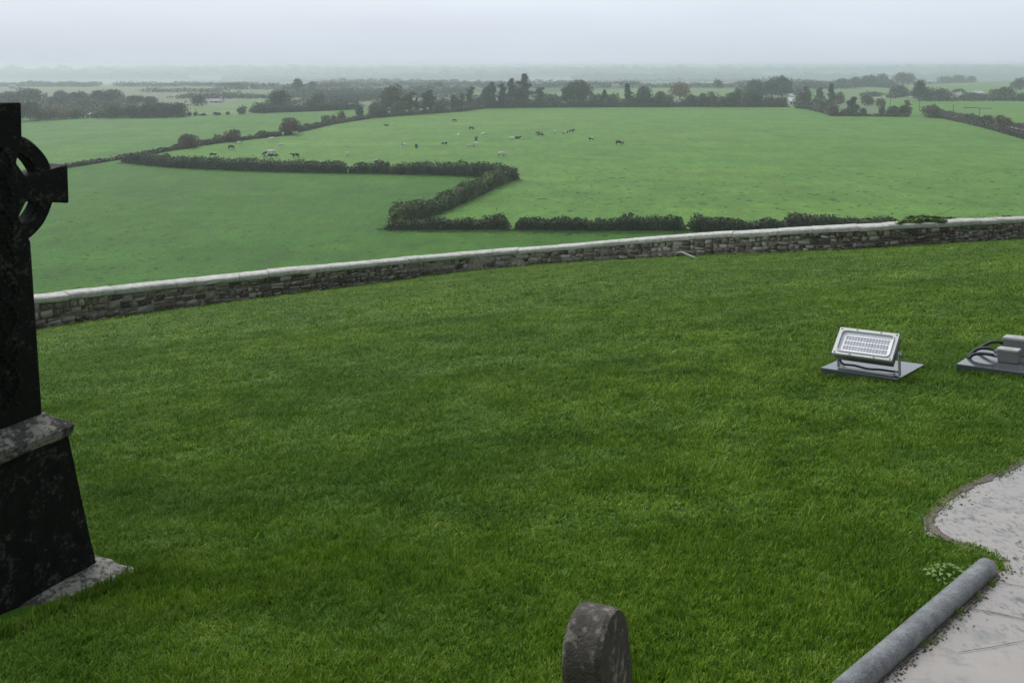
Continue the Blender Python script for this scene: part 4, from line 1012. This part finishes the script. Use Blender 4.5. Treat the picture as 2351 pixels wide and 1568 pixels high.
# small round topped grave marker at the bottom
GMd = 2.05
d = ray(1452, 1420); top = d * (GMd / d.y); gzm = lawn_z(top.x, top.y)
mk = empty('grave_marker', (top.x, top.y, gzm), math.atan2(.89, .45)); mk.rotation_euler[0] = math.radians(-5); tag(mk, 'small round topped grave marker with pale lichen, cut off by the bottom edge', 'gravestone')
hw = .105; th = .100; hh = top.z - gzm; bm = bmesh.new(); nz_ = 10; pts = [(hw * 1.16, -.25), (hw * 1.10, 0), (hw * 1.04, (hh - hw) * .5)] + [(math.cos(a) * hw, hh - hw + math.sin(a) * hw) for a in np.linspace(0, math.pi, 20)] + [(-hw * 1.06, (hh - hw) * .5), (-hw * 1.2, 0), (-hw * 1.3, -.25)]
prev = None
for j in range(9):
    y = j / 8 * th; e = .94 if j in (0, 8) else 1; g = [bm.verts.new(Vector((x * e, y, (z if z < hh - hw else hh - hw + (z - hh + hw) * (.95 if j in (0, 8) else 1)))) + noise.noise_vector(Vector((x * 14, y * 14, z * 14))) * .0022) for x, z in pts]
    if prev:
        for i in range(len(g)): bm.faces.new((prev[i], prev[(i + 1) % len(g)], g[(i + 1) % len(g)], g[i]))
    else: bm.faces.new(g[::-1])
    prev = g
bm.faces.new(prev)
bmesh.ops.triangulate(bm, faces=[f for f in bm.faces if len(f.verts) > 4])
from_bm('stone_body', bm, (old_stone('brown_lichened_stone', (.055, .044, .032), (.28, .255, .20), .38, .7, 2.4),), mk)

# ------------------------------------------------------------------ slabs, floodlight, junction boxes
M_SLAB = simple('wet_granite', (.075, .08, .085), .10, spec=.9, var=.2, scale=60)
M_ALU = simple('cast_aluminium', (.50, .50, .485), .42, metal=.2, var=.06, scale=8)
M_DALU = simple('dull_steel', (.22, .22, .21), .45, metal=.6, var=.15, scale=12)
M_BLK = simple('black_rubber', (.015, .015, .016), .4)
M_LENS = simple('pale_reflector', (.86, .88, .90), .12, spec=.7, var=.03, scale=4)
M_LEDC = simple('led_chip', (.42, .43, .45), .35)
def basis(o, x, y):
    x = x.normalized(); z = x.cross(y).normalized(); y = z.cross(x); M = Matrix((x, y, z)).transposed().to_4x4(); M.translation = o; return M
# first slab
c0 = on_lawn(1884.5, 866); c1 = on_lawn(2062, 884); c2 = on_lawn(2122, 849)
print('SLAB', c0, c1, c2, (c1 - c0).length, (c2 - c1).length)
wx = c1 - c0; wy = c2 - c1; SW = wx.length; SD = wy.length
MS = basis((c0 + c2) / 2, Vector((wx.x, wx.y, wx.z * .6)), Vector((wy.x, wy.y, wy.z)))
ang = math.acos(max(-1, min(1, wx.normalized().dot(wy.normalized()))))
SD2 = SD * math.sin(ang)
def slab(M, w_, d_, label):
    e = bpy.data.objects.new('base_slab', None); bm = bmesh.new(); bm_box(bm, (0, 0, 0), (w_, d_, .16)); bevel(bm, .004, 2)
    me = bpy.data.meshes.new('base_slab'); bmesh.ops.recalc_face_normals(bm, faces=bm.faces); bm.to_mesh(me); bm.free(); bpy.data.objects.remove(e)
    o = link('base_slab', me, (M_SLAB,)); o.matrix_world = M @ Matrix.Translation((0, 0, -.015)); tag(o, label, 'slab', 'polished base slabs set in the lawn'); return o
slab(MS, SW, SD2, 'polished dark wet slab set in the grass under the floodlight')
MF = MS @ Matrix.Translation((-SW * .5 + .06 + .33, -SD2 * .5 + .09, .066))
fl = empty('floodlight'); fl.matrix_world = MF; tag(fl, 'grey metal LED floodlight on a bracket, tilted back on the first slab', 'floodlight')
sc_ = SW / .79
YW = .62 * sc_; yh = .24 * sc_                                   # yoke
def fpart(name, bm, m, smooth=False): return from_bm(name, bm, (m,), fl, smooth)
bm = bmesh.new()
bm_box(bm, (0, 0, .010), (YW, .055, .008))
for s in (-1, 1): bm_box(bm, (s * YW / 2, 0, yh * .5 + .004), (.008, .055, yh)); bm_box(bm, (s * (YW / 2 - .03), .0, .034), (.06, .05, .006), rot=Matrix.Rotation(s * -.7, 3, 'Y'))
bevel(bm, .002, 1); fpart('bracket', bm, M_ALU)
tilt = math.radians(42); HW, HH, HT = .61 * sc_, .35 * sc_, .075 * sc_
MH = Matrix.Translation((-.02, .0, yh + .035)) @ Matrix.Rotation(-math.radians(0), 4, 'Z') @ Matrix.Rotation(tilt, 4, 'X')   # local: x width, y up the panel, z out of the face
bm = bmesh.new()                                                  # housing tray
bm_box(bm, (0, 0, -HT / 2 - .022), (HW * .98, HH * .96, HT * .9), M=None); bevel(bm, .012, 2)
for i in range(13): bm_box(bm, (-HW * .42 + i * HW * .07, 0, -HT - .012), (.006, HH * .8, .05))
bm_box(bm, (0, -HH * .1, -HT - .03), (.20, HH * .5, .055))
bm.transform(MH); fpart('housing', bm, M_DALU)
bm = bmesh.new()                                                  # front frame with rounded opening
def rr(w_, h_, r, n=6):
    o = []
    for cx, cy_, a0 in ((1, -1, -90), (1, 1, 0), (-1, 1, 90), (-1, -1, 180)):
        for i in range(n + 1):
            a = math.radians(a0 + 90 * i / n); o.append((cx * (w_ / 2 - r) + math.cos(a) * r, cy_ * (h_ / 2 - r) + math.sin(a) * r))
    return o
def ringstrip(bm, specs, r0=.02):
    prev = None
    for (w_, h_, r, z) in specs:
        g = [bm.verts.new((x, y, z)) for x, y in rr(w_, h_, r)]
        if prev:
            for i in range(len(g)): bm.faces.new((prev[i], prev[(i + 1) % len(g)], g[(i + 1) % len(g)], g[i]))
        prev = g
    return prev
b = bm
ringstrip(b, [(HW, HH, .006, -.012), (HW, HH, .006, .012), (HW * .995, HH * .99, .006, .015), (HW * .90, HH * .82, .035, .015), (HW * .89, HH * .80, .035, .024), (HW * .865, HH * .76, .035, .024), (HW * .85, HH * .73, .035, .006)])
bm.transform(MH); fpart('front_frame', bm, M_ALU)
bm = bmesh.new(); g = ringstrip(bm, [(HW * .86, HH * .75, .033, .004), (HW * .78, HH * .60, .02, -.006)]); bm.faces.new(g); bm.transform(MH); fpart('reflector', bm, M_LENS)
for r_ in range(3):
    bm = bmesh.new()
    for q in range(2):
        for i in range(15):
            x = -HW * .345 + i * HW * .69 / 14; y = (-.195 + r_ * .16 + q * .068) * HH * 1.15
            bm_tube(bm, [(x, y, -.0055), (x, y, -.001)], [.0125, .010], 8)
    bm.transform(MH); o = fpart('led_strip', bm, M_LEDC)
for x, y in [(-.46, -.44), (.46, -.44), (-.46, .44), (.46, .44), (-.2, .455), (.2, .455), (-.2, -.455), (.2, -.455)]:
    bm = bmesh.new(); bm_tube(bm, [(x * HW, y * HH, .013), (x * HW, y * HH, .021)], .0075, 8); bm.transform(MH); fpart('screw', bm, M_DALU)
for s in (-1, 1):
    bm = bmesh.new(); bm_tube(bm, [(s * (YW / 2 - .01), 0, yh - .02), (s * (YW / 2 + .022), 0, yh - .02)], .02, 10); fpart('pivot_bolt', bm, M_DALU)
bm = bmesh.new(); bm_tube(bm, smooth_pts([(-YW * .30, .05, yh * .95), (-YW * .40, .0, yh * .85), (-YW * .46, -.03, yh * .55), (-YW * .40, -.04, yh * .25), (-YW * .2, -.045, .05), (0, -.03, .035), (YW * .2, -.02, .04), (YW * .34, .03, .03), (YW * .40, .12, .012)]), .010, 8)
fpart('cable', bm, M_BLK, True)
# second slab with junction boxes
d0 = on_lawn(2197.5, 858); d1 = on_lawn(2248, 823); 
wx2 = Vector((wx.x, wx.y, wx.z)).normalized(); wy2 = (d1 - d0); L2 = wy2.length
MS2 = basis(d0 + wx2 * .5 * .8 + wy2 * .5, Vector((wx2.x, wx2.y, wx2.z * .6)), wy2)
slab(MS2, .8, L2 * math.sin(ang), 'polished dark wet slab with cables, cut off by the right edge')
M_BOX = simple('grey_plastic_box', (.42, .43, .42), .4, var=.05); M_BOXB = simple('shaded_box_side', (.16, .155, .145), .5, var=.1)
M_STK = simple('pale_sticker', (.62, .58, .34), .5, var=.05)
def local2(px): 
    q = on_lawn(*px); v = MS2.inverted() @ q; return v
def jbox(px, w_, d_, h_, label, cabs):
    v = local2(px); M = MS2 @ Matrix.Translation((v.x + w_ * .5, v.y + d_ * .5, .066)); r = empty('junction_box'); r.matrix_world = M; tag(r, label, 'junction box', 'junction boxes on the right slab')
    bm = bmesh.new(); bm_box(bm, (0, 0, h_ * .42), (w_, d_, h_ * .84)); bevel(bm, .006, 2); from_bm('box_body', bm, (M_BOXB,), r)
    bm = bmesh.new(); bm_box(bm, (0, 0, h_ * .92), (w_ + .008, d_ + .008, h_ * .16)); bevel(bm, .006, 2); ld = from_bm('lid', bm, (M_BOX,), r)
    bm = bmesh.new(); bm_box(bm, (0, -.0, h_ + .003), (w_ * .4, d_ * .25, .002)); from_bm('sticker', bm, (M_STK,), ld)
    for (pts) in cabs:
        bm = bmesh.new(); bm_tube(bm, [(-w_ / 2 - .001, pts[0][1], pts[0][2]), (-w_ / 2 - .04, pts[0][1], pts[0][2])], .018, 8); from_bm('cable_gland', bm, (M_BOXB,), r)
        bm = bmesh.new(); bm_tube(bm, smooth_pts([(-w_ / 2 - .03, pts[0][1], pts[0][2])] + pts[1:]), .015, 8); from_bm('cable', bm, (M_BLK,), r, True)
    return r
jbox((2290, 851), .165, .12, .12, 'smaller grey junction box in front on the right slab, two cables looping left', [[(0, .02, .075), (-.16, .03, .095), (-.25, .02, .08), (-.31, -.02, .03), (-.325, -.04, .0)], [(0, -.02, .045), (-.14, -.03, .05), (-.21, -.03, .05), (-.28, -.05, .035), (-.31, -.07, .0)]])
jbox((2304, 832), .22, .15, .16, 'larger grey junction box behind the smaller one on the right slab', [[(0, 0, .09), (-.12, -.02, .10), (-.22, -.05, .09), (-.32, -.10, .02)]])

# ------------------------------------------------------------------ path, puddled concrete and the round kerb
def src(x, y): return (x * .7785, y * .7785)
edge = [src(*p) for p in [(3060, 1352), (3000, 1375), (2957, 1401), (2907, 1414), (2873, 1430), (2835, 1447), (2796, 1473), (2754, 1511), (2731, 1549), (2737, 1579), (2788, 1596), (2839, 1606), (2881, 1621), (2923, 1642), (2955, 1663), (2962, 1689), (2938, 1705), (2881, 1757), (2690, 1926), (2590, 2014), (2400, 2180)]]
poly = [on_lawn(*p) for p in edge]; dense = []
rj = random.Random(6)
for i, (a, b_) in enumerate(zip(poly, poly[1:])):
    kk = max(1, int((b_ - a).length / .03)); amp = .030 if i < 16 else .008
    for j in range(kk):
        q = a.lerp(b_, j / kk); dense.append(Vector((q.x + rj.uniform(-amp, amp), q.y + rj.uniform(-amp, amp), 0)))
dense.append(poly[-1]); PATHXY = [(q.x, q.y) for q in dense] + [(1.0, -3.0), (9.0, -3.0), (9.0, poly[0].y + 1.2), (poly[0].x + 1.5, poly[0].y + .6)]
def in_poly(x, y, P=None):
    P = P or PATHXY; c = False; n = len(P); j = n - 1
    for i in range(n):
        xi, yi = P[i]; xj, yj = P[j]
        if (yi > y) != (yj > y) and x < (xj - xi) * (y - yi) / (yj - yi) + xi: c = not c
        j = i
    return c
bm = bmesh.new(); f = bm.faces.new([bm.verts.new((x, y, 0)) for x, y in PATHXY]); bmesh.ops.triangulate(bm, faces=bm.faces)
bmesh.ops.subdivide_edges(bm, edges=[e for e in bm.edges if e.calc_length() > .5], cuts=5, use_grid_fill=True)
for v in bm.verts: v.co.z = lawn_z(v.co.x, v.co.y) + .004
m, t, b = mat('wet_concrete'); p = geo_pos(t)
n1 = noise_n(t, p, 2.2, 5, .6); n2 = noise_n(t, p, 38, 5, .7, (1, .45, 1)); n3 = noise_n(t, p, 7, 4, .6)
c = ramp(t, n1, [(.3, (.30, .265, .235)), (.7, (.395, .355, .318))])
c = mixc(t, maprange(t, n3, .54, .66, 0, .5), c, (.17, .175, .17))
# flags: straight joints, and mossy grit where noise says so
br = tn(t, 'ShaderNodeTexBrick', i={'Scale': 1.0, 'Mortar Size': .006, 'Brick Width': .95, 'Row Height': .62, 'Mortar Smooth': .2}); mpn = tn(t, 'ShaderNodeMapping'); mpn.inputs['Rotation'].default_value = (0, 0, math.radians(-50)); mpn.inputs['Location'].default_value = (.1, .22, 0)
t.links.new(p, mpn.inputs[0]); t.links.new(mpn.outputs[0], br.inputs['Vector'])
py = tn(t, 'ShaderNodeSeparateXYZ'); t.links.new(p, py.inputs[0]); near = maprange(t, py.outputs[1], 2.85, 3.0, 1, 0)
jm = tn(t, 'ShaderNodeMath', operation='MULTIPLY'); t.links.new(br.outputs['Fac'], jm.inputs[0]); t.links.new(near, jm.inputs[1])
c = mixc(t, 0.0, c, (.07, .068, .06))
far_ = maprange(t, py.outputs[1], 2.8, 3.15, 0, 1); gm = tn(t, 'ShaderNodeMath', operation='MULTIPLY'); t.links.new(maprange(t, n2, .52, .64, 0, .8), gm.inputs[0]); t.links.new(far_, gm.inputs[1])
c = mixc(t, gm.outputs[0], c, (.075, .075, .065))
t.links.new(c, b.inputs['Base Color']); t.links.new(maprange(t, n1, .35, .65, .16, .5), b.inputs['Roughness']); bump(t, b, n2, .3, .006)
def groove(px, wd):
    pts_ = [on_lawn(*q) for q in px]; fine_ = []
    for a, b2 in zip(pts_, pts_[1:]):
        for j in range(24): fine_.append(a.lerp(b2, j / 24))
    prev = None
    for i_, q in enumerate(fine_):
        d_ = (fine_[min(i_ + 1, len(fine_) - 1)] - fine_[max(i_ - 1, 0)]).normalized(); w2 = wd * (.6 + .8 * abs(noise.noise(q * 14))); o2 = noise.noise(q * 9) * .004
        g_ = [bm.verts.new((q.x - d_.y * (s_ * w2 + o2), q.y + d_.x * (s_ * w2 + o2), lawn_z(q.x, q.y) + .0085)) for s_ in (-1, 1)]
        if prev: f_ = bm.faces.new((prev[0], prev[1], g_[1], g_[0])); f_.material_index = 1
        prev = g_
sm_ = [sum(dense[max(0, i_ - 6):i_ + 7], Vector((0, 0, 0))) / len(dense[max(0, i_ - 6):i_ + 7]) for i_ in range(len(dense))]; prev = None
for i_ in range(1, len(sm_) - 1):                                  # crumbled brown soil where turf meets paving
    q = sm_[i_]; d_ = (sm_[i_ + 1] - sm_[i_ - 1]); 
    if d_.length < 1e-5: continue
    d_.normalize(); nl = Vector((-d_.y, d_.x, 0)); w2 = (.017 if i_ < len(dense) * .62 else .010) * (.5 + 1.3 * abs(noise.noise(Vector((q.x * 7, q.y * 7, 2)))) + .9 * abs(noise.noise(Vector((q.x * 31, q.y * 31, 5)))))
    g_ = []
    for o2 in (-.03, w2):
        c_ = q + nl * o2; g_.append(bm.verts.new((c_.x, c_.y, lawn_z(c_.x, c_.y) + .0075)))
    if prev: f_ = bm.faces.new((prev[0], prev[1], g_[1], g_[0])); f_.material_index = 2
    prev = g_
groove([(2222, 1400), (2290, 1413), (2360, 1429), (2450, 1449)], .0034)
groove([(2200, 1503), (2270, 1492), (2345, 1479), (2450, 1460)], .0018)
groove([(2282, 1342), (2360, 1352), (2450, 1362)], .002)
tag(from_bm('path', bm, (m, simple('joint_dirt', (.09, .083, .073), .9, obj=False, scale=30, var=.4), simple('bare_soil', (.14, .115, .088), .9, obj=False, scale=45, var=.6, bmp=.01)), smooth=True), kind='structure')
# dirt fringe and gravel lying along the path edge
rg = np.random.default_rng(21); bm = bmesh.new()
for i in range(len(dense) - 1):
    a = dense[i]; big = i < len(dense) * .62
    for kq in range(16 if not big else 9):
        o_ = rg.normal(0, .02 if big else .010); q = Vector((a.x + rg.normal(0, .02) + (0 if big else .015), a.y + o_, 0)); s = rg.uniform(.0015, .0055)
        z = lawn_z(q.x, q.y) + .006 + s * .4
        if in_poly(q.x, q.y) or rg.random() < .3:
            vs_ = [bm.verts.new((q.x + s * math.cos(t_) * rg.uniform(.7, 1.5), q.y + s * math.sin(t_) * rg.uniform(.6, 1.1), z - s * .5)) for t_ in (0, 1.3, 2.5, 3.8, 5.0)]; tp = bm.verts.new((q.x, q.y, z + s * .5))
            for j in range(5): bm.faces.new((vs_[j], vs_[(j + 1) % 5], tp))
for kq in range(1100):
    x = rg.uniform(1.5, 4.2); y = rg.uniform(2.9, 4.6)
    if not in_poly(x, y) or noise.noise(Vector((x * 3, y * 3, 1))) < .08 or y < 3.1: continue
    s = rg.uniform(.0015, .007); z = lawn_z(x, y) + .005
    vs_ = [bm.verts.new((x + s * math.cos(t_) * rg.uniform(.8, 1.8), y + s * math.sin(t_), z)) for t_ in (0, 1.5, 3.1, 4.6)]; tp = bm.verts.new((x, y, z + s * .7))
    for j in range(4): bm.faces.new((vs_[j], vs_[(j + 1) % 4], tp))
tag(from_bm('gravel', bm, (simple('dark_grit', (.12, .105, .08), .85, var=.8, scale=30, obj=False),)), 'dark grit and crumbs of soil along the edge of the wet path', 'gravel', kind='stuff')
# round pipe kerb
kr = .034 * (on_lawn(2268, 1310).y / 3.0)
A_ = on_lawn(2264, 1320); B_ = on_lawn(2046, 1513); dr = (B_ - A_); dr.z = 0; dr.normalize()
pts = []; q0 = Vector((A_.x, A_.y, 0)) 
for s in np.linspace(0, 3.2, 40):
    q = q0 + dr * s; pts.append(Vector((q.x, q.y, lawn_z(q.x, q.y) + kr * .72)))
kc = pts[0].copy(); kb = empty('round_kerb', kc); tag(kb, 'thick grey rounded stone kerb between the lawn and the wet paving', 'kerb')
M_KERB = old_stone('grey_cast_stone', (.20, .205, .205), (.30, .31, .31), .2, .38, 1.4)
bm = bmesh.new(); P0 = [p_ - kc for p_ in pts]
ends = [P0[0] - (P0[1] - P0[0]).normalized() * e for e in (.030, .024, .012)]
bm_tube(bm, ends + P0[:17] , [kr * .35, kr * .7, kr * .94] + [kr] * 17, 20); from_bm('kerb_length', bm, (M_KERB,), kb, True)
bm = bmesh.new(); bm_tube(bm, [P0[17].lerp(P0[16], .95)] + P0[17:], kr * 1.0, 20); from_bm('kerb_length', bm, (M_KERB,), kb, True)
KERB = [(p_.x, p_.y) for p_ in pts]
# ------------------------------------------------------------------ lawn grass
def blade_clump(name, n, seed, lean=.6):
    rg = random.Random(seed); V = []; Q = []; val = []
    for i in range(n):
        a = rg.uniform(0, 6.28); r = rg.uniform(0, 1) ** .5 * .032; x, y = math.cos(a) * r, math.sin(a) * r; b_ = rg.uniform(0, 6.28); h = rg.uniform(.5, 1.0); wv = rg.uniform(.0013, .0025); ln = rg.uniform(.2, 1) * lean
        w0 = (math.cos(b_ + 1.57) * wv, math.sin(b_ + 1.57) * wv); k0 = len(V)
        for (f_, ww) in ((0, 1), (.55, .9), (1, .25)):
            ox = x + math.cos(b_) * ln * h * f_ * f_ * .045; oy = y + math.sin(b_) * ln * h * f_ * f_ * .045; z = h * f_ * (1 - .25 * f_ * ln) * .030
            V += [(ox - w0[0] * ww, oy - w0[1] * ww, z), (ox + w0[0] * ww, oy + w0[1] * ww, z)]
        for s in (0, 2): Q.append((k0 + s, k0 + s + 1, k0 + s + 3, k0 + s + 2)); val.append(rg.random())
    return mesh_np(name, V, Q, val)
m, t, b = mat('lawn_grass'); p = geo_pos(t); a = tn(t, 'ShaderNodeAttribute', attribute_name='v'); oi = tn(t, 'ShaderNodeObjectInfo')
n0 = noise_n(t, p, .35, 3, .6); n1 = noise_n(t, p, 2.2, 4, .65)
s1 = tn(t, 'ShaderNodeMath', operation='ADD'); t.links.new(a.outputs['Fac'], s1.inputs[0]); t.links.new(oi.outputs['Random'], s1.inputs[1])
s2 = tn(t, 'ShaderNodeMath', operation='ADD'); t.links.new(maprange(t, n1, .3, .7, -.5, .5), s2.inputs[0]); t.links.new(s1.outputs[0], s2.inputs[1])
c = ramp(t, maprange(t, s2.outputs[0], 0, 2, 0, 1), [(0, (.040, .084, .006)), (.45, (.140, .256, .014)), (.8, (.232, .362, .030)), (1, (.38, .45, .11))])
c = mixc(t, maprange(t, n0, .35, .65, 0, .5), c, (.062, .155, .018)); n9 = noise_n(t, p, .55, 4, .7, (.6, 1.3, 1)); c = mixc(t, maprange(t, n9, .52, .68, 0, .5), c, (.050, .110, .012))
t.links.new(c, b.inputs['Base Color']); b.inputs['Roughness'].default_value = .55; b.inputs['Specular IOR Level'].default_value = .2
tr = tn(t, 'ShaderNodeBsdfTranslucent'); t.links.new(c, tr.inputs[0]); ms = tn(t, 'ShaderNodeMixShader', i={0: .22}); t.links.new(b.outputs[0], ms.inputs[1]); t.links.new(tr.outputs[0], ms.inputs[2]); t.links.new(ms.outputs[0], t.nodes['Material Output'].inputs[0])
M_GRASS = m
protos = []
for i in range(4):
    o = bpy.data.objects.new('clump', blade_clump('clump', 16, i)); o.data.materials.append(M_GRASS); protos.append(o)
MSi = MS.inverted(); MS2i = MS2.inverted(); CRi = Matrix.Rotation(-math.atan2(ax.y, ax.x), 3, 'Z'); MKr = Matrix.Rotation(-math.atan2(.89, .45), 3, 'Z')
def blocked(x, y, z):
    q = MSi @ Vector((x, y, z))
    if abs(q.x) < SW / 2 + .02 and abs(q.y) < SD2 / 2 + .03: return True
    q = MS2i @ Vector((x, y, z))
    if abs(q.x) < .42 and abs(q.y) < L2 * math.sin(ang) / 2 + .03: return True
    q = CRi @ Vector((x - C0.x, y - C0.y, 0))
    if abs(q.x) < .305 * k and abs(q.y) < .29 * k: return True
    q = MKr @ Vector((x - top.x, y - top.y, 0))
    if abs(q.x) < hw * 1.1 and -.0 < q.y < th: return True
    if y < 6:
        w_ = Vector((x, y, 0)) - q0; s = w_.dot(dr)
        if -.02 < s < 3.4 and (w_ - dr * s).length < kr * .8: return True
        if x > .8 and in_poly(x, y): return True
    return False
rg = np.random.default_rng(9); GP = []; GS = []; GR_ = []; GI = []
def scatter(y0, y1, dens, sxy, sz):
    """clumps per square metre between two distances, in a fan a third wider than the view"""
    hwid = lambda y: y * .80 + 1.0
    n = int((hwid(y0) + hwid(y1)) * (y1 - y0) * dens); k_ = 0
    while k_ < n:
        y = rg.uniform(y0, y1); x = rg.uniform(-hwid(y1), hwid(y1)); k_ += hwid(y) / hwid(y1) + .0
        if abs(x) > hwid(y) or y > wall_y(x) - .02: continue
        z = lawn_z(x, y)
        if blocked(x, y, z): continue
        l = .82 + .5 * (noise.noise(Vector((x * 1.7, y * 1.7, 4))) + .5)
        GP.append((x, y, z - .002)); s = sxy * rg.uniform(.75, 1.3); GS.append((s, s, sz * l * rg.uniform(.7, 1.25))); GR_.append((rg.normal(0, .12), rg.normal(0, .12), rg.uniform(0, 6.28))); GI.append(int(rg.integers(0, 4)))
scatter(1.4, 4.2, 2100, .9, 1.0)
scatter(4.2, 6.0, 1050, 1.2, 1.05)
scatter(6.0, 9.0, 620, 1.6, 1.1)
scatter(9.0, 15, 260, 2.2, 1.2)
scatter(15, 34, 85, 3.4, 1.3)
for kq in range(500):                                              # longer tufts against stones and slabs
    i = kq % 4; 
    if i == 0: s = rg.uniform(-.5, .5) * SW; q = MS @ Vector((s, -SD2 / 2 - rg.uniform(.0, .04), 0))
    elif i == 1: q = MS @ Vector((SW / 2 + rg.uniform(.0, .04), rg.uniform(-.5, .5) * SD2, 0))
    elif i == 2: q = MS2 @ Vector((rg.uniform(-.5, .5) * .8, -L2 / 2 - rg.uniform(0, .03), 0))
    else: q = Vector((C0.x, C0.y, 0)) + ax * rg.uniform(-.3, .36) * k - nb * (.325 * k + rg.uniform(0, .05))
    GP.append((q.x, q.y, lawn_z(q.x, q.y))); GS.append((1.3, 1.3, rg.uniform(1.2, 2.0))); GR_.append((rg.normal(0, .2), rg.normal(0, .2), rg.uniform(0, 6.28))); GI.append(i)
wx0, wx1 = 4, len(WP) - 4
for kq in range(5000):                                             # fringe along the foot of the wall
    s = rg.uniform(arc[2], arc[-3]); q, tt, nn_, zb, zt = wat(s); q = q + nn_ * rg.uniform(.0, .22); GP.append((q.x, q.y, lawn_z(q.x, q.y))); GS.append((3.2, 3.2, rg.uniform(1.3, 2.6))); GR_.append((rg.normal(0, .2), rg.normal(0, .2), rg.uniform(0, 6.28))); GI.append(kq % 4)
print('CLUMPS', len(GP))
me = bpy.data.meshes.new('lawn_grass'); me.vertices.add(len(GP)); me.vertices.foreach_set('co', np.array(GP, dtype=np.float32).ravel())
for nm, arr in (('scl', GS), ('rot', GR_)):
    at = me.attributes.new(nm, 'FLOAT_VECTOR', 'POINT'); at.data.foreach_set('vector', np.array(arr, dtype=np.float32).ravel())
at = me.attributes.new('pick', 'INT', 'POINT'); at.data.foreach_set('value', np.array(GI, dtype=np.int32))
go = link('lawn_grass', me); tag(go, 'short wet green grass covering the sloping lawn', 'grass', kind='stuff')
ng = bpy.data.node_groups.new('grass_scatter', 'GeometryNodeTree'); ng.interface.new_socket('Geometry', in_out='INPUT', socket_type='NodeSocketGeometry'); ng.interface.new_socket('Geometry', in_out='OUTPUT', socket_type='NodeSocketGeometry')
gi = ng.nodes.new('NodeGroupInput'); gout = ng.nodes.new('NodeGroupOutput'); ip = ng.nodes.new('GeometryNodeInstanceOnPoints'); gti = ng.nodes.new('GeometryNodeGeometryToInstance')
for o in protos[::-1]:
    oi_ = ng.nodes.new('GeometryNodeObjectInfo'); oi_.inputs['Object'].default_value = o; ng.links.new(oi_.outputs['Geometry'], gti.inputs[0])
def nattr(nm, ty_):
    a_ = ng.nodes.new('GeometryNodeInputNamedAttribute'); a_.data_type = ty_; a_.inputs[0].default_value = nm; return a_.outputs[0]
ng.links.new(gi.outputs[0], ip.inputs['Points']); ng.links.new(gti.outputs[0], ip.inputs['Instance']); ip.inputs['Pick Instance'].default_value = True
ng.links.new(nattr('pick', 'INT'), ip.inputs['Instance Index']); ng.links.new(nattr('scl', 'FLOAT_VECTOR'), ip.inputs['Scale'])
e2r = ng.nodes.new('FunctionNodeEulerToRotation'); ng.links.new(nattr('rot', 'FLOAT_VECTOR'), e2r.inputs[0]); ng.links.new(e2r.outputs[0], ip.inputs['Rotation'])
ng.links.new(ip.outputs[0], gout.inputs[0]); md = go.modifiers.new('scatter', 'NODES'); md.node_group = ng
# little leafy weed beside the kerb
def weed(px, R, n, leaf, label, hue='lime', seed=1, up=.02):
    c = on_lawn(*px); rg2 = np.random.default_rng(seed); V = []; Q = []; val = []
    for i in range(n):
        a_ = i * 2.4; r = R * math.sqrt((i + .5) / n); x, y = math.cos(a_) * r, math.sin(a_) * r * .8; z = up + .035 * (1 - r / R) + rg2.uniform(0, .012); L_ = leaf * rg2.uniform(.7, 1.2); k0 = len(V); w_ = L_ * .45
        dx, dy = math.cos(a_), math.sin(a_)
        V += [(x, y, z), (x + dx * L_ * .5 - dy * w_, y + dy * L_ * .5 + dx * w_, z + .006), (x + dx * L_, y + dy * L_, z - .004), (x + dx * L_ * .5 + dy * w_, y + dy * L_ * .5 - dx * w_, z + .006)]
        Q.append((k0, k0 + 1, k0 + 2, k0 + 3)); val.append(rg2.random())
        V += [(x * .2, y * .2, 0), (x * .2 + .002, y * .2, 0), (x + .001, y, z), (x - .001, y, z)]; Q.append((k0 + 4, k0 + 5, k0 + 6, k0 + 7)); val.append(0)
    o = link('weed', mesh_np('weed', V, Q, val), (LEAF[hue],)); o.location = c; tag(o, label, 'weed')
weed((2180, 1333), .085, 46, .022, 'pale leafy weed growing beside the upper part of the grey kerb', seed=2)

# ------------------------------------------------------------------ haze
bm = bmesh.new(); bm_box(bm, (0, 2500, -70), (16600, 8400, 146))
m = bpy.data.materials.new('haze'); m.use_nodes = True; t = m.node_tree; t.nodes.clear(); o_ = t.nodes.new('ShaderNodeOutputMaterial'); pv = t.nodes.new('ShaderNodeVolumePrincipled')
pv.inputs['Color'].default_value = (.90, .962, 1, 1); pv.inputs['Density'].default_value = .00041; pv.inputs['Anisotropy'].default_value = .5; t.links.new(pv.outputs[0], o_.inputs['Volume'])
tag(from_bm('haze', bm, (m,)), 'pale rain mist hanging over the whole plain', 'haze', kind='stuff')
